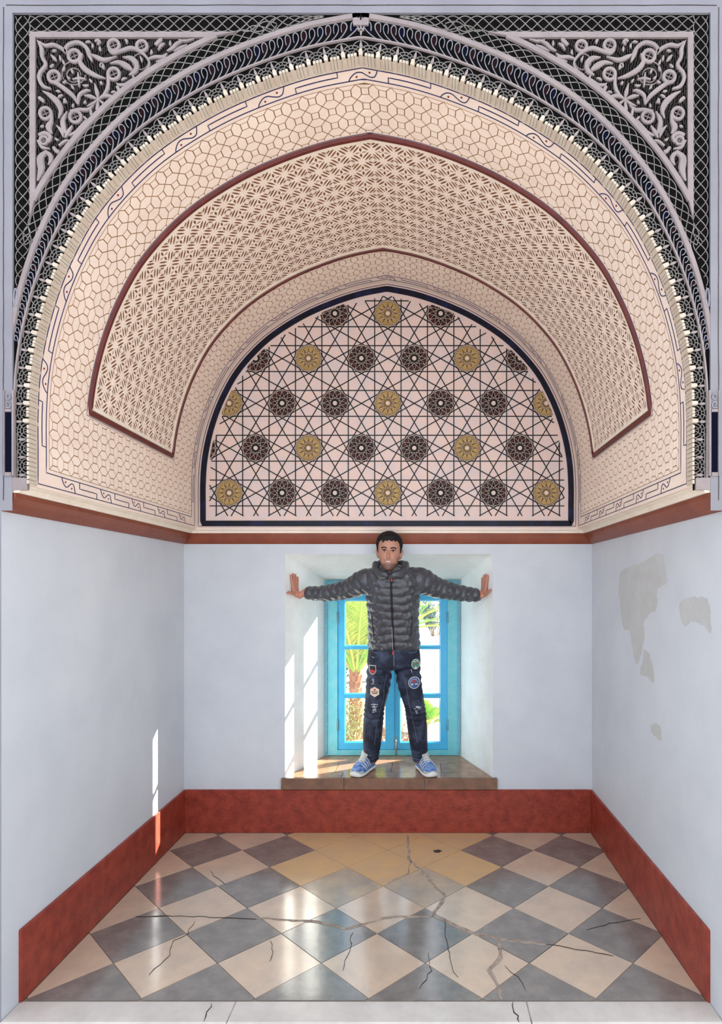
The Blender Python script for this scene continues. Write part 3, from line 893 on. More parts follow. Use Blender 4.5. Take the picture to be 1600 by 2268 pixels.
# ------------------------------------------------------------------ arabesque spandrel panels
def wp(u, v):   # photo detail coordinates (4 px to one) -> front plane
    return ((u / 4.0 - VX) * (YF - 0.006) / FPX, EYE + (VY - v / 4.0) * (YF - 0.006) / FPX)
U = 0.25 * YF / FPX
SCROLLS = [  # (points, widths)
    ([(330, 355), (365, 425), (370, 500), (402, 570), (352, 640), (345, 700), (382, 760), (450, 785)], [6, 20, 18, 18, 18, 18, 18, 8]),
    ([(345, 365), (400, 400), (470, 392), (545, 425), (585, 462), (580, 425), (620, 385), (695, 372), (760, 415), (788, 480), (815, 545)], [6, 16, 18, 18, 16, 18, 19, 19, 19, 22, 6]),
    ([(720, 470), (705, 540), (755, 610), (850, 665), (935, 692)], [16, 22, 26, 20, 4]),
    ([(440, 715), (500, 735), (580, 790), (648, 850), (690, 925)], [16, 19, 22, 20, 6]),
    ([(955, 640), (957, 740), (942, 800), (895, 868)], [16, 17, 18, 8]),
    ([(960, 430), (1000, 465), (1080, 442), (1160, 420), (1235, 448), (1295, 500), (1322, 560), (1295, 615), (1230, 662)], [14, 17, 18, 20, 16, 12, 10, 9, 5]),
    ([(795, 475), (850, 500), (925, 525), (1035, 498)], [5, 20, 20, 4]),
    ([(975, 560), (1050, 548), (1120, 580), (1170, 620)], [4, 20, 30, 12]),
    ([(1085, 505), (1160, 512), (1205, 560), (1200, 620)], [4, 24, 26, 8]),
    ([(1215, 575), (1190, 630), (1140, 662)], [20, 24, 4]),
    ([(1175, 660), (1182, 700), (1140, 742), (1060, 750), (1030, 735)], [8, 16, 17, 14, 5]),
    ([(1035, 760), (1062, 802), (1100, 775)], [16, 16, 5]),
    ([(870, 880), (855, 810), (838, 735)], [6, 20, 4]),
    ([(870, 880), (800, 850), (745, 845)], [6, 18, 4]),
    ([(870, 880), (860, 960), (850, 1030)], [6, 18, 4]),
    ([(870, 880), (920, 845), (980, 850), (1025, 870)], [6, 18, 16, 4]),
    ([(870, 880), (925, 920), (950, 935)], [6, 14, 4]),
    ([(870, 880), (820, 915), (770, 940)], [6, 14, 4]),
    ([(690, 920), (700, 840), (760, 800), (800, 800)], [10, 17, 15, 5]),
    ([(620, 985), (700, 968), (775, 968), (830, 930)], [14, 17, 16, 6]),
    ([(800, 960), (810, 1020), (845, 1050)], [12, 14, 5]),
    ([(375, 805), (440, 840), (505, 900), (535, 975), (518, 1045)], [4, 22, 30, 22, 5]),
    ([(455, 1010), (452, 1070), (425, 1120), (455, 1180)], [15, 18, 30, 10]),
    ([(595, 985), (555, 1060), (560, 1130), (590, 1195)], [6, 22, 24, 8]),
    ([(740, 1030), (765, 1065), (738, 1125), (660, 1175), (610, 1200)], [8, 16, 16, 16, 6]),
    ([(500, 1110), (545, 1160), (560, 1215)], [5, 20, 5]), ([(640, 1110), (600, 1170), (575, 1220)], [5, 20, 5]),
    ([(340, 1195), (395, 1175), (440, 1205), (430, 1260)], [18, 20, 20, 8]),
    ([(330, 1240), (370, 1300), (440, 1315)], [10, 16, 6]),
    ([(470, 1300), (500, 1335), (560, 1352), (590, 1320)], [16, 20, 16, 5]),
    ([(520, 1290), (570, 1250), (620, 1240)], [10, 14, 5]),
    ([(400, 1345), (352, 1400), (360, 1490), (345, 1560), (330, 1600)], [18, 34, 34, 20, 8]),
    ([(395, 1340), (440, 1370), (448, 1420), (425, 1460)], [18, 22, 22, 5]),
    ([(325, 1640), (345, 1680), (335, 1730)], [8, 14, 4]), ([(500, 1400), (530, 1430), (500, 1470)], [6, 16, 6]),
    ([(1375, 395), (1420, 350), (1438, 340)], [16, 20, 6]), ([(1400, 440), (1425, 400), (1460, 380)], [6, 14, 5]),
    ([(1310, 520), (1370, 500), (1440, 500), (1480, 470)], [8, 16, 18, 6]), ([(1380, 545), (1440, 530), (1470, 500)], [6, 15, 5]),
    ([(1480, 450), (1530, 420), (1570, 380), (1640, 350)], [6, 18, 18, 5]), ([(1540, 455), (1600, 420), (1660, 395)], [5, 16, 5]),
    ([(1580, 350), (1640, 360), (1720, 342)], [5, 12, 4]),
    ([(840, 365), (862, 352), (880, 368), (862, 395)], [10, 16, 14, 6]), ([(1105, 350), (1122, 360), (1118, 385)], [8, 14, 5]),
    ([(885, 590), (900, 570), (920, 610)], [8, 22, 8]), ([(890, 720), (900, 745)], [12, 16]), ([(570, 870), (575, 910)], [10, 24]),
    ([(340, 860), (370, 880), (385, 905)], [16, 18, 6]), ([(450, 485), (475, 510), (500, 540)], [6, 18, 5]),
    ([(640, 700), (700, 690), (760, 700)], [6, 12, 5]), ([(690, 640), (695, 700), (700, 770)], [5, 12, 5]),
]
RINGS = [(655, 490, 52, 17), (475, 675, 50, 17), (1005, 650, 50, 16), (1005, 395, 48, 16), (1255, 402, 46, 15), (665, 1030, 50, 16), (400, 1000, 50, 16),
         (385, 1240, 34, 13), (520, 1330, 26, 10)]
THIN = [(650, 640, 105), (650, 660, 62), (1240, 540, 70)]
s_mid = ST / 4
def spandrel(side):
    def SM(x, z, h): return WM(x if side == 0 else (RX0 + RX1 - x), z, h)
    lab = ('carved arabesque corner panel of grey scrolls and rings beside the left end of the arch' if side == 0 else
           'carved arabesque corner panel of grey scrolls and rings above the damp-stained wall')
    root = tag(empty('arabesque_panel', SM(-1.45, 3.6, 0)), lab, 'carved panel', 'spandrel panels of the arch')
    xl, zt = -1.540, 3.878          # outer corner of the frame
    fw = 0.011
    # arch-side curve
    cur = []
    for i in range(400):
        s = ST / 2 * i / 400
        p = FM(s, dD1(s) + fw, 0)
        if p[0] > xl + fw and p[2] < zt - fw: cur.append((p[0], p[2]))
    cc = cur[::4] + [cur[-1]]
    build(MB().ribbon(cc, [fw] * len(cc), SM, -0.001, 0.019, top=0.85), 'frame_strip', 'stucco_grey', root)
    build(MB().prism([(xl, cur[0][1] - 0.075), (xl + 2 * fw, cur[0][1] + 0.01), (xl + 2 * fw, zt), (xl, zt)], SM, -0.001, 0.0192, 0.002), 'frame_strip', 'stucco_grey', root)
    build(MB().prism([(xl, zt - 2 * fw), (cur[-1][0] - 0.03, zt - 2 * fw), (cur[-1][0] + 0.075, zt), (xl, zt)], SM, -0.001, 0.0194, 0.002), 'frame_strip', 'stucco_grey', root)
    # inner outline
    inner = []
    for i in range(200):
        s = ST / 2 * i / 200
        p = FM(s, dD1(s) + 2 * fw, 0)
        if p[0] > xl + 2 * fw and p[2] < zt - 2 * fw: inner.append((p[0], p[2]))
    cx = np.array(inner)
    def ok(x, z, m=0.0):
        if x < xl + 2 * fw + m or z > zt - 2 * fw - m: return False
        za = np.interp(x, cx[:, 0], cx[:, 1]); return z > za + m
    # hatched ground: fine ribs
    hat = MB()
    x = xl + 2 * fw + 0.004; k = 0
    while x < cx[-1, 0] - 0.02:
        za = np.interp(x, cx[:, 0], cx[:, 1]); 
        z = za + 0.003
        while z < zt - 2 * fw - 0.006:
            z2 = min(z + 0.034, zt - 2 * fw - 0.003)
            lean = 0.006 * math.sin(x * 31 + z * 19)
            hat.ribbon([(x + random.uniform(-.001, .001), z), (x + lean, z2)], 0.0013, SM, -0.001, 0.006)
            z += 0.039
        x += 0.0082
    tag(build(hat, 'hatched_ground', 'hatch_grey', root), kind='stuff')
    for pts, ws in SCROLLS:
        p = [wp(*q) for q in pts]
        pw = [(a[0], a[1], w * U) for a, w in zip(p, ws)]
        den = catmull(pw, 5)
        den = [d for d in den if ok(d[0], d[1], -0.002)]
        if len(den) < 4: continue
        build(MB().ribbon([(d[0], d[1]) for d in den], [max(0.0012, d[2]) for d in den], SM, -0.001, 0.0145 + random.uniform(0, 0.0015), top=0.72), 'scroll', 'stucco_grey', root)
    for u, v, r, w in RINGS:
        c = wp(u, v); R = r * U
        rg = [(c[0] + R * math.cos(t * PI / 12), c[1] + R * math.sin(t * PI / 12)) for t in range(24)]
        if not all(ok(*q) for q in rg): continue
        o = build(MB().ribbon(rg, w * U, SM, -0.001, 0.015, True), 'ring', 'stucco_grey', root)
        for a in (0.4, 0.4 + PI / 2):
            q = R * 0.9
            build(MB().ribbon([(c[0] - q * math.cos(a), c[1] - q * math.sin(a)), (c[0] + q * math.cos(a), c[1] + q * math.sin(a))], 0.0013, SM, -0.001, 0.008), 'ring_spoke', 'stucco_grey', o)
    # small leaves that fill the gaps between the scrolls
    used_pts = [(wp(*q)[0], wp(*q)[1], max(w_) * U) for pts, w_ in SCROLLS for q in catmull(pts, 4)] + [(wp(u, v)[0], wp(u, v)[1], (r + w) * U) for u, v, r, w in RINGS]
    rl = random.Random(21); tries = 0; placed = 0
    while tries < 2500 and placed < 60:
        tries += 1
        x = rl.uniform(xl + 0.03, cx[-1, 0] - 0.02); z = rl.uniform(cx[0, 1], zt - 0.03)
        if not ok(x, z, 0.012): continue
        if any((x - a) ** 2 + (z - b) ** 2 < (0.011 + c * 0.9) ** 2 for a, b, c in used_pts): continue
        an = rl.uniform(0, 2 * PI); ln = rl.uniform(0.016, 0.026); bend = rl.uniform(-0.8, 0.8)
        q = [(x + (t - 0.5) * ln * math.cos(an) - bend * (t - 0.5) ** 2 * ln * math.sin(an), z + (t - 0.5) * ln * math.sin(an) + bend * (t - 0.5) ** 2 * ln * math.cos(an)) for t in (0, 0.25, 0.5, 0.75, 1)]
        if not all(ok(*r_) for r_ in q): continue
        build(MB().ribbon(q, [0.0012, 0.0045, 0.006, 0.0045, 0.0012], SM, -0.001, 0.012, top=0.7), 'leaf', 'stucco_grey', root)
        used_pts.append((x, z, 0.008)); placed += 1
    for u, v, r in THIN:
        c = wp(u, v); R = r * U
        rg = [(c[0] + R * math.cos(t * PI / 16), c[1] + R * math.sin(t * PI / 16)) for t in range(32)]
        rg = [q for q in rg if ok(*q)]
        build(MB().ribbon(rg, 0.0014, SM, -0.001, 0.009), 'thin_ring', 'stucco_grey', root)
spandrel(0); spandrel(1)

# ------------------------------------------------------------------ arched panel at the back (tympanum)
tymp = tag(empty('tympanum_panel', (XC, YT, ZS)), 'pink arched panel with black star lattice and dark and ochre rosettes above the window', 'wall panel')
outl = [(x, z) for x, z in zip(PX_[::10], PZ_[::10])]
tb = [(XL, ZS - 0.06), (XR, ZS - 0.06)]
V = [(x, YT, z) for x, z in outl]
V = [(outl[0][0] - 0.05, YT, ZS - 0.02), (outl[-1][0] + 0.05, YT, ZS - 0.02)]
slab = [(outl[0][0] - 0.05, ZS - 0.012), (outl[-1][0] + 0.05, ZS - 0.012)] + [(x, z + 0.02) for x, z in outl[::-1]]
build(MB().prism(slab, TM, -0.03, 0.0, 0, True), 'panel_slab', 'panel_pink', tymp)
# offset curve inside the arch
XCT = XC + 0.012
def inner_curve(d):
    out = []
    for i in range(0, 281):
        s = ST * i / 280; x, z, nx, nz = arch(s)
        out.append((x + nx * d, z + nz * d))
    return [p for p in out if p[1] > ZS]
BZ = 2.116
def closed_border(d0, w, h, nm, m):
    c = [p for p in inner_curve(d0 + w) if p[1] > BZ + w]
    path = [(c[0][0], BZ + w)] + c[::2] + [(c[-1][0], BZ + w)]
    # bottom run
    n = 30
    path += [(c[-1][0] + (c[0][0] - c[-1][0]) * i / n, BZ + w) for i in range(1, n)]
    build(MB().ribbon(path, w, TM, -0.001, h, True, 0.8), nm, m, tymp)
closed_border(0.022, 0.020, 0.010, 'blue_border', 'border_blue')
closed_border(0.008, 0.0016, 0.003, 'thin_line', 'border_blue')
# region of the star lattice (convex, counter-clockwise)
reg = [p for p in inner_curve(0.088) if p[1] > 2.19]
reg = [(reg[0][0], 2.187)] + reg + [(reg[-1][0], 2.187)]
REG = reg[::-1]
if area2(REG) < 0: REG = REG[::-1]
REGR = [p for p in inner_curve(0.078) if p[1] > 2.17]
REGR = ([(REGR[0][0], 2.17)] + REGR + [(REGR[-1][0], 2.17)])[::-1]
if area2(REGR) < 0: REGR = REGR[::-1]
AL = 0.3625                                   # rosette spacing
ROWH = 0.3075
OX, OZ = (859.5 - VX) * YT / FPX, EYE + (VY - 1092) * YT / FPX
def clip_line(px, pz, dx, dz):
    t0, t1 = -9, 9
    for i in range(len(REG)):
        a = REG[i]; b = REG[(i + 1) % len(REG)]
        ex, ez = b[0] - a[0], b[1] - a[1]
        num = ex * (pz - a[1]) - ez * (px - a[0]); den = ex * dz - ez * dx
        if abs(den) < 1e-12:
            if num < 0: return None
            continue
        t = -num / den
        if den > 0: t0 = max(t0, t)
        else: t1 = min(t1, t)
    if t1 - t0 < 0.03: return None
    return (px + dx * t0, pz + dz * t0), (px + dx * t1, pz + dz * t1)
KZ = ROWH / (AL * math.sqrt(3) / 2)           # slight vertical squeeze of the lattice
def lattice_line(c, ang):
    # line in unsqueezed lattice coordinates at distance c from the origin, direction ang
    nx, nz = -math.sin(ang), math.cos(ang)
    p = (OX + nx * c, OZ + nz * c * KZ); d = (math.cos(ang), math.sin(ang) * KZ)
    L = math.hypot(*d); d = (d[0] / L, d[1] / L)
    r = clip_line(p[0], p[1], d[0], d[1])
    if r: build(MB().ribbon(list(r), 0.0035, TM, -0.001, 0.003 + 0.0002 * (int(math.degrees(ang)) // 30), top=0.85), 'lattice_bar', 'girih_black', tymp)
h = AL * math.sqrt(3) / 2
for a in (0, 60, 120):
    for k in range(-9, 10):
        for sgn in (-1, 1): lattice_line(k * h + sgn * AL / 4, math.radians(a))
for a in (30, 90, 150):
    for k in range(-16, 17): lattice_line(k * AL / 2 + AL / 4, math.radians(a))
# rosettes
RR = AL / 4 * 1.02
def clipR(poly):
    if area2(poly) < 0: poly = poly[::-1]
    return clip_convex(poly, REGR)
def rosette(cx, cz, dark):
    root = empty('rosette', (cx, YT, cz)); root.parent = tymp
    root.matrix_parent_inverse = Matrix.Translation(-Vector(tymp.location)); 
    wloc = Vector((cx, YT, cz))
    def add(poly, h0, h1, nm, m, ins=0.0):
        q = clipR(poly)
        if len(q) >= 3 and abs(area2(q)) > 2e-5:
            o = build(MB().prism(q, TM, h0, h1, ins), nm, m, None)
            o.parent = root; o.matrix_parent_inverse = Matrix.Translation(-wloc)
    star = []
    for i in range(24):
        r = RR * (1.0 if i % 2 == 0 else 0.955); a = i * PI / 12 + PI / 2
        star.append((cx + r * math.cos(a), cz + r * math.sin(a)))
    add(star, -0.001, 0.0045, 'rosette_bed', 'rosette_bed_dark' if dark else 'rosette_bed_ochre')
    for i in range(12):
        a = (i + 0.5) * PI / 6
        ca, sa = math.cos(a), math.sin(a)
        pet = [(0.40, 0.0), (0.55, 0.10), (0.72, 0.165), (0.84, 0.15), (0.91, 0.06), (0.91, -0.06), (0.84, -0.15), (0.72, -0.165), (0.55, -0.10)]
        add([(cx + RR * (x * ca - y * sa), cz + RR * (x * sa + y * ca)) for x, y in pet], 0.004, 0.0085, 'petal', 'petal_dark' if dark else 'petal_ochre', 0.002)
    cen = [(cx + RR * 0.17 * math.cos(t * PI / 6), cz + RR * 0.17 * math.sin(t * PI / 6)) for t in range(12)]
    add(cen, 0.004, 0.010, 'boss', 'rosette_line', 0.001)
    # light fillets: outline and star strapwork
    mb = MB()
    def seg2(p, q, w=0.0011):
        r = clip_seg(p, q)
        if r: mb.ribbon(list(r), w, TM, 0.004, 0.0092)
    for i in range(24): seg2(star[i], star[(i + 1) % 24])
    for i in range(12):
        a = i * PI / 6
        for k in (1, -1):
            p = (cx + RR * 0.90 * math.cos(a), cz + RR * 0.90 * math.sin(a))
            b = a + k * PI / 6 * 1.45
            q = (cx + RR * 0.33 * math.cos(b), cz + RR * 0.33 * math.sin(b))
            seg2(p, q)
            b2 = a + k * PI / 12
            seg2(p, (cx + RR * 0.955 * math.cos(b2), cz + RR * 0.955 * math.sin(b2)))
    if mb.v:
        o = build(mb, 'rosette_fillet', 'rosette_line', None)
        o.parent = root; o.matrix_parent_inverse = Matrix.Translation(-wloc)
def clip_seg(p, q):
    t0, t1 = 0.0, 1.0; dx, dz = q[0] - p[0], q[1] - p[1]
    for i in range(len(REGR)):
        a = REGR[i]; b = REGR[(i + 1) % len(REGR)]
        ex, ez = b[0] - a[0], b[1] - a[1]
        num = ex * (p[1] - a[1]) - ez * (p[0] - a[0]); den = ex * dz - ez * dx
        if abs(den) < 1e-12:
            if num < 0: return None
            continue
        t = -num / den
        if den > 0: t0 = max(t0, t)
        else: t1 = min(t1, t)
    if t1 - t0 < 0.05: return None
    return (p[0] + dx * t0, p[1] + dz * t0), (p[0] + dx * t1, p[1] + dz * t1)
for row in range(5):
    for k in range(-7, 8):
        if (k + row) % 2: continue
        cx, cz = OX + k * AL / 2, OZ + row * ROWH
        poly = [(cx + RR * math.cos(t * PI / 6), cz + RR * math.sin(t * PI / 6)) for t in range(12)]
        q = clipR(poly)
        if not q or abs(area2(q)) < 0.0022: continue
        rosette(cx, cz, k % 3 != 0)

# ------------------------------------------------------------------ window sill of terracotta tiles
sill = structure(build(MB().box(OX0 - 0.015, OX1 + 0.015, YB + 0.005, YW + 0.03, 0.30, 0.366), 'trim_3', 'grout'), 'glossy brown tiled window sill')
for a, b in ((-0.972, -0.540), (-0.537, 0.016), (0.019, 0.520)):
    build(MB().box(a, b, YB - 0.022, YB + 0.0, 0.299, 0.379, 0.004), 'nosing_tile', 'sill_nosing', sill)
def SLM(x, y, h): return (x, y, h)
xs = [-0.93, -0.537, 0.017, 0.48]
def rev_x(y):
    t = (y - YB) / (YW - YB); return OX0 + (WX0 - OX0) * t + 0.002, OX1 + (WX1 - OX1) * t - 0.002
for (ya, yb, cuts) in ((YB + 0.001, 4.178, (-0.56, 0.03)), (4.181, 4.40, (-0.62, -0.22, 0.14)), (4.403, YW + 0.02, (-0.45, 0.02))):
    cuts = (None,) + cuts + (None,)
    for k in range(len(cuts) - 1):
        a0, a1 = rev_x(ya); b0, b1 = rev_x(yb)
        l0 = a0 if cuts[k] is None else cuts[k] + 0.001; l1 = b0 if cuts[k] is None else cuts[k] + 0.001
        r0 = a1 if cuts[k + 1] is None else cuts[k + 1] - 0.001; r1 = b1 if cuts[k + 1] is None else cuts[k + 1] - 0.001
        build(MB().prism([(l0, ya), (r0, ya), (r1, yb), (l1, yb)], SLM, 0.366, 0.379, 0.001), 'sill_tile', 'sill_tile', sill)

# ------------------------------------------------------------------ the window
win = structure(empty('window_1', ((WX0 + WX1) / 2, YW, WZ0)), 'blue casement window with three panes in each leaf')
fr = MB()
J = 0.100                                     # jamb width
FX0, FX1, FZ0, FZ1 = WX0 + 0.001, WX1 - 0.001, WZ0 + 0.001, WZ1 - 0.001
yA, yB = YW - 0.005, YW + 0.075
build(MB().box(FX0, FX0 + J, yA, yB, FZ0, FZ1, 0.003), 'jamb', 'teal_paint', win)
build(MB().box(FX1 - J, FX1, yA, yB, FZ0, FZ1, 0.003), 'jamb', 'teal_paint', win)
build(MB().box(FX0 + J, FX1 - J, yA, yB, FZ1 - 0.06, FZ1, 0.003), 'head_rail', 'teal_paint', win)
build(MB().box(FX0 + J, FX1 - J, yA, yB, FZ0, FZ0 + 0.042, 0.003), 'bottom_rail', 'teal_paint', win)
# carved rope edge
def rope(p0, p1, n):
    mb = MB(); p0 = Vector(p0); p1 = Vector(p1); L_ = (p1 - p0).length
    N = int(L_ / 0.006); d = (p1 - p0).normalized()
    u = Vector((0, -1, 0)); w = d.cross(u)
    for ph in (0, PI):
        pts = []
        for i in range(N + 1):
            a = i * 0.006 / 0.034 * 2 * PI + ph
            pts.append(p0 + (p1 - p0) * i / N + (u * math.sin(a) + w * math.cos(a)) * 0.0055)
        mb.tube(pts, 0.0062, 5)
    build(mb, 'rope_moulding', 'rope_paint', win, True)
rope((FX0 + 0.014, yA - 0.004, FZ0 + 0.02), (FX0 + 0.014, yA - 0.004, FZ1 - 0.02), 0)
rope((FX1 - 0.014, yA - 0.004, FZ0 + 0.02), (FX1 - 0.014, yA - 0.004, FZ1 - 0.02), 0)
rope((FX0 + 0.02, yA - 0.004, FZ1 - 0.014), (FX1 - 0.02, yA - 0.004, FZ1 - 0.014), 0)
def casement(x0, x1, hinge_left):
    cs = empty('casement', ((x0 + x1) / 2, YW, FZ0)); cs.parent = win; cs.matrix_parent_inverse = Matrix.Translation(-Vector(win.location))
    wl_ = Vector(cs.location)
    def sub(mb, nm, m, sm=False):
        o = build(mb, nm, m, None, sm); o.parent = cs; o.matrix_parent_inverse = Matrix.Translation(-wl_); return o
    z0, z1 = FZ0 + 0.044, FZ1 - 0.062
    ya, yb = YW + 0.004, YW + 0.048
    sw = 0.054
    gx0, gx1 = x0 + sw, x1 - sw
    gz0, gz1 = 0.478, 1.594
    sub(MB().box(x0, gx0, ya, yb, z0, z1, 0.003), 'stile', 'blue_paint')
    sub(MB().box(gx1, x1, ya, yb, z0, z1, 0.003), 'stile', 'blue_paint')
    sub(MB().box(gx0, gx1, ya, yb, z0, gz0, 0.003), 'rail', 'blue_paint')
    sub(MB().box(gx0, gx1, ya, yb, gz1, z1, 0.003), 'rail', 'blue_paint')
    cuts = [gz0, 0.830, 0.858, 1.2150, 1.2365, gz1]
    for a, b in ((0.830, 0.858), (1.2150, 1.2365)):
        sub(MB().box(gx0, gx1, ya + 0.004, yb - 0.004, a, b, 0.003), 'muntin', 'blue_paint')
    for a, b in ((gz0, 0.830), (0.858, 1.2150), (1.2365, gz1)):
        sub(MB().box(gx0, gx1, ya + 0.022, ya + 0.025, a, b), 'pane', 'window_glass')
        # putty bead round each pane
        sub(MB().ribbon([(gx0 + 0.004, a + 0.004), (gx1 - 0.004, a + 0.004), (gx1 - 0.004, b - 0.004), (gx0 + 0.004, b - 0.004)], 0.004, lambda x, z, hh: (x, ya + 0.022 - hh, z), 0.0, 0.006, True), 'glazing_bead', 'blue_paint')
    hx = x0 - 0.002 if hinge_left else x1 + 0.002
    for hz in (0.62, 1.46):
        sub(MB().tube([(hx, ya - 0.006, hz - 0.045), (hx, ya - 0.006, hz - 0.043), (hx, ya - 0.006, hz + 0.043), (hx, ya - 0.006, hz + 0.045)], [0.004, 0.008, 0.008, 0.004], 10), 'hinge', 'iron_paint', True)
    return cs, sub
xm = -0.2264
casement(FX0 + J + 0.002, xm - 0.0015, True)
cs, sub = casement(xm + 0.0015, FX1 - J - 0.002, False)
# bolt at the foot of the meeting stile
bx = xm + 0.022
sub(MB().box(bx - 0.012, bx + 0.012, YW - 0.002, YW + 0.006, 0.425, 0.53, 0.002), 'bolt_plate', 'iron_paint')
sub(MB().tube([(bx, YW - 0.008, 0.385), (bx, YW - 0.008, 0.51)], 0.006, 8), 'bolt', 'zip_metal', True)
sub(MB().tube([(bx, YW - 0.008, 0.50), (bx, YW - 0.03, 0.50), (bx + 0.004, YW - 0.034, 0.50)], 0.006, 8), 'bolt_knob', 'iron_paint', True)
# cover strip on the meeting stile
sub(MB().box(xm - 0.006, xm + 0.008, YW - 0.004, YW + 0.004, 0.43, 1.69, 0.002), 'cover_strip', 'blue_paint')

# ------------------------------------------------------------------ outdoors
GZ = -0.30
ground = structure(build(MB().box(-40, 40, YW + 0.13, 70, GZ - 0.3, GZ - 0.012), 'ground_terrace', 'paving_joint'), 'sunlit white paved terrace outside the window')
yy = 5.0; r = 0
while yy < 46:
    hh = 1.25; xx = (0.0 if yy < 9 else -1.5) + (r % 2) * 0.6
    while xx < 4.2:
        build(MB().box(xx + 0.012, xx + 1.188, yy + 0.018, yy + hh - 0.018, GZ - 0.1, GZ + random.uniform(-0.003, 0.003), 0.01), 'paving_slab', 'paving_white', ground)
        xx += 1.2
    yy += hh; r += 1
bedm = structure(build(MB().prism([(-5.5, YW + 0.4), (-0.4, YW + 0.4), (-0.2, 6.9), (-0.7, 9.0), (-1.6, 10.5), (-5.5, 11)], lambda x, y, hh: (x, y, hh), GZ - 0.05, GZ + 0.04, 0.05), 'ground_bed', 'earth'), 'brown earth planting bed outside the window')

def frond(base, az, el, length, droop, m, leaflets, parent, width=0.28, name='frond'):
    mb = MB(); pts = []; p = Vector(base); d = Vector((math.cos(az) * math.cos(el), math.sin(az) * math.cos(el), math.sin(el)))
    N = 14
    for i in range(N + 1):
        pts.append(p.copy()); p = p + d * (length / N); d = (d + Vector((0, 0, -droop / N))).normalized()
    mb.tube(pts, [0.022 * (1 - 0.85 * i / N) * length / 1.6 + 0.003 for i in range(N + 1)], 5)
    for i in range(leaflets):
        t = 0.14 + 0.86 * i / leaflets; k = min(int(t * N), N - 1); f = t * N - k
        c = pts[k].lerp(pts[k + 1], f); tan = (pts[k + 1] - pts[k]).normalized()
        sidev = tan.cross(Vector((0, 0, 1)))
        sidev = sidev.normalized() if sidev.length > 0.05 else Vector((1, 0, 0))
        up = sidev.cross(tan).normalized()
        ll = width * (0.45 + 0.55 * math.sin(PI * min(1, t * 1.02 + 0.06))) * random.uniform(0.85, 1.1)
        for sg in (-1, 1):
            dirv = (tan * 0.75 + sidev * sg * 0.75 + up * random.uniform(0.1, 0.4)).normalized()
            wv = dirv.cross(up).normalized() * 0.0055
            tip = c + dirv * ll + Vector((0, 0, -0.12 * ll)); mid = c + dirv * ll * 0.5
            mb.add([c - wv * 0.5, c + wv * 0.5, mid + wv, tip, mid - wv], [(0, 1, 2, 4), (4, 2, 3)])
    return build(mb, name, m, parent)
def palm(loc, trunk_h, trunk_r, nf, length, label, rnd, el0=0.75):
    random.seed(rnd)
    root = tag(empty('palm_tree', loc), label, 'palm tree')
    x, y, z = loc
    build(MB().tube([(x, y, z - 0.03), (x, y, z + trunk_h * 0.5), (x, y, z + trunk_h), (x, y, z + trunk_h + 0.12)], [trunk_r * 1.1, trunk_r, trunk_r * 0.9, trunk_r * 0.4], 12), 'trunk', 'palm_boot', root)
    k = 0
    zz = z + 0.05
    while zz < z + trunk_h + 0.05:
        for q in range(7):
            a = q * 2 * PI / 7 + k * 0.45; ca, sa = math.cos(a), math.sin(a)
            p0 = Vector((x + ca * trunk_r * 0.8, y + sa * trunk_r * 0.8, zz)); out = Vector((ca, sa, 0))
            p1 = p0 + out * trunk_r * 0.5 + Vector((0, 0, 0.13)); sd = Vector((-sa, ca, 0)) * trunk_r * 0.42
            mb = MB().add([p0 - sd, p0 + sd, p1 + sd * 0.55, p1 - sd * 0.55, p0 - out * 0.02 - sd + Vector((0, 0, 0.08)), p0 - out * 0.02 + sd + Vector((0, 0, 0.08)), p1 + sd * 0.5 - out * 0.025 + Vector((0, 0, 0.01)), p1 - sd * 0.5 - out * 0.025 + Vector((0, 0, 0.01))],
                          [(0, 1, 2, 3), (7, 6, 5, 4), (0, 3, 7, 4), (1, 5, 6, 2), (3, 2, 6, 7)])
            build(mb, 'leaf_stub', 'palm_boot', root)
        zz += 0.085; k += 1
    for i in range(nf):
        az = i * 2.399 + random.uniform(-0.2, 0.2); t = i / nf
        el = el0 + (1.42 - el0) * t + random.uniform(-0.08, 0.08)
        frond((x + 0.05 * math.cos(az), y + 0.05 * math.sin(az), z + trunk_h + 0.05), az, el, length * random.uniform(0.85, 1.1), 0.9 - 0.5 * t, 'frond_yellow' if i % 2 == 0 else 'frond_green', 46, root, 0.24)
palm((-0.86, 7.6, GZ), 0.86, 0.07, 40, 1.45, 'green and yellow date palm growing outside behind the left window leaf', 3, 0.95)
palm((-0.35, 13.0, GZ), 1.0, 0.13, 20, 1.6, 'green palm standing far off on the white terrace behind the jacket', 5, 0.25)
palm((0.055, 8.2, GZ), 0.03, 0.035, 8, 0.30, 'low young palm seen through the lowest right pane', 9, 0.5)

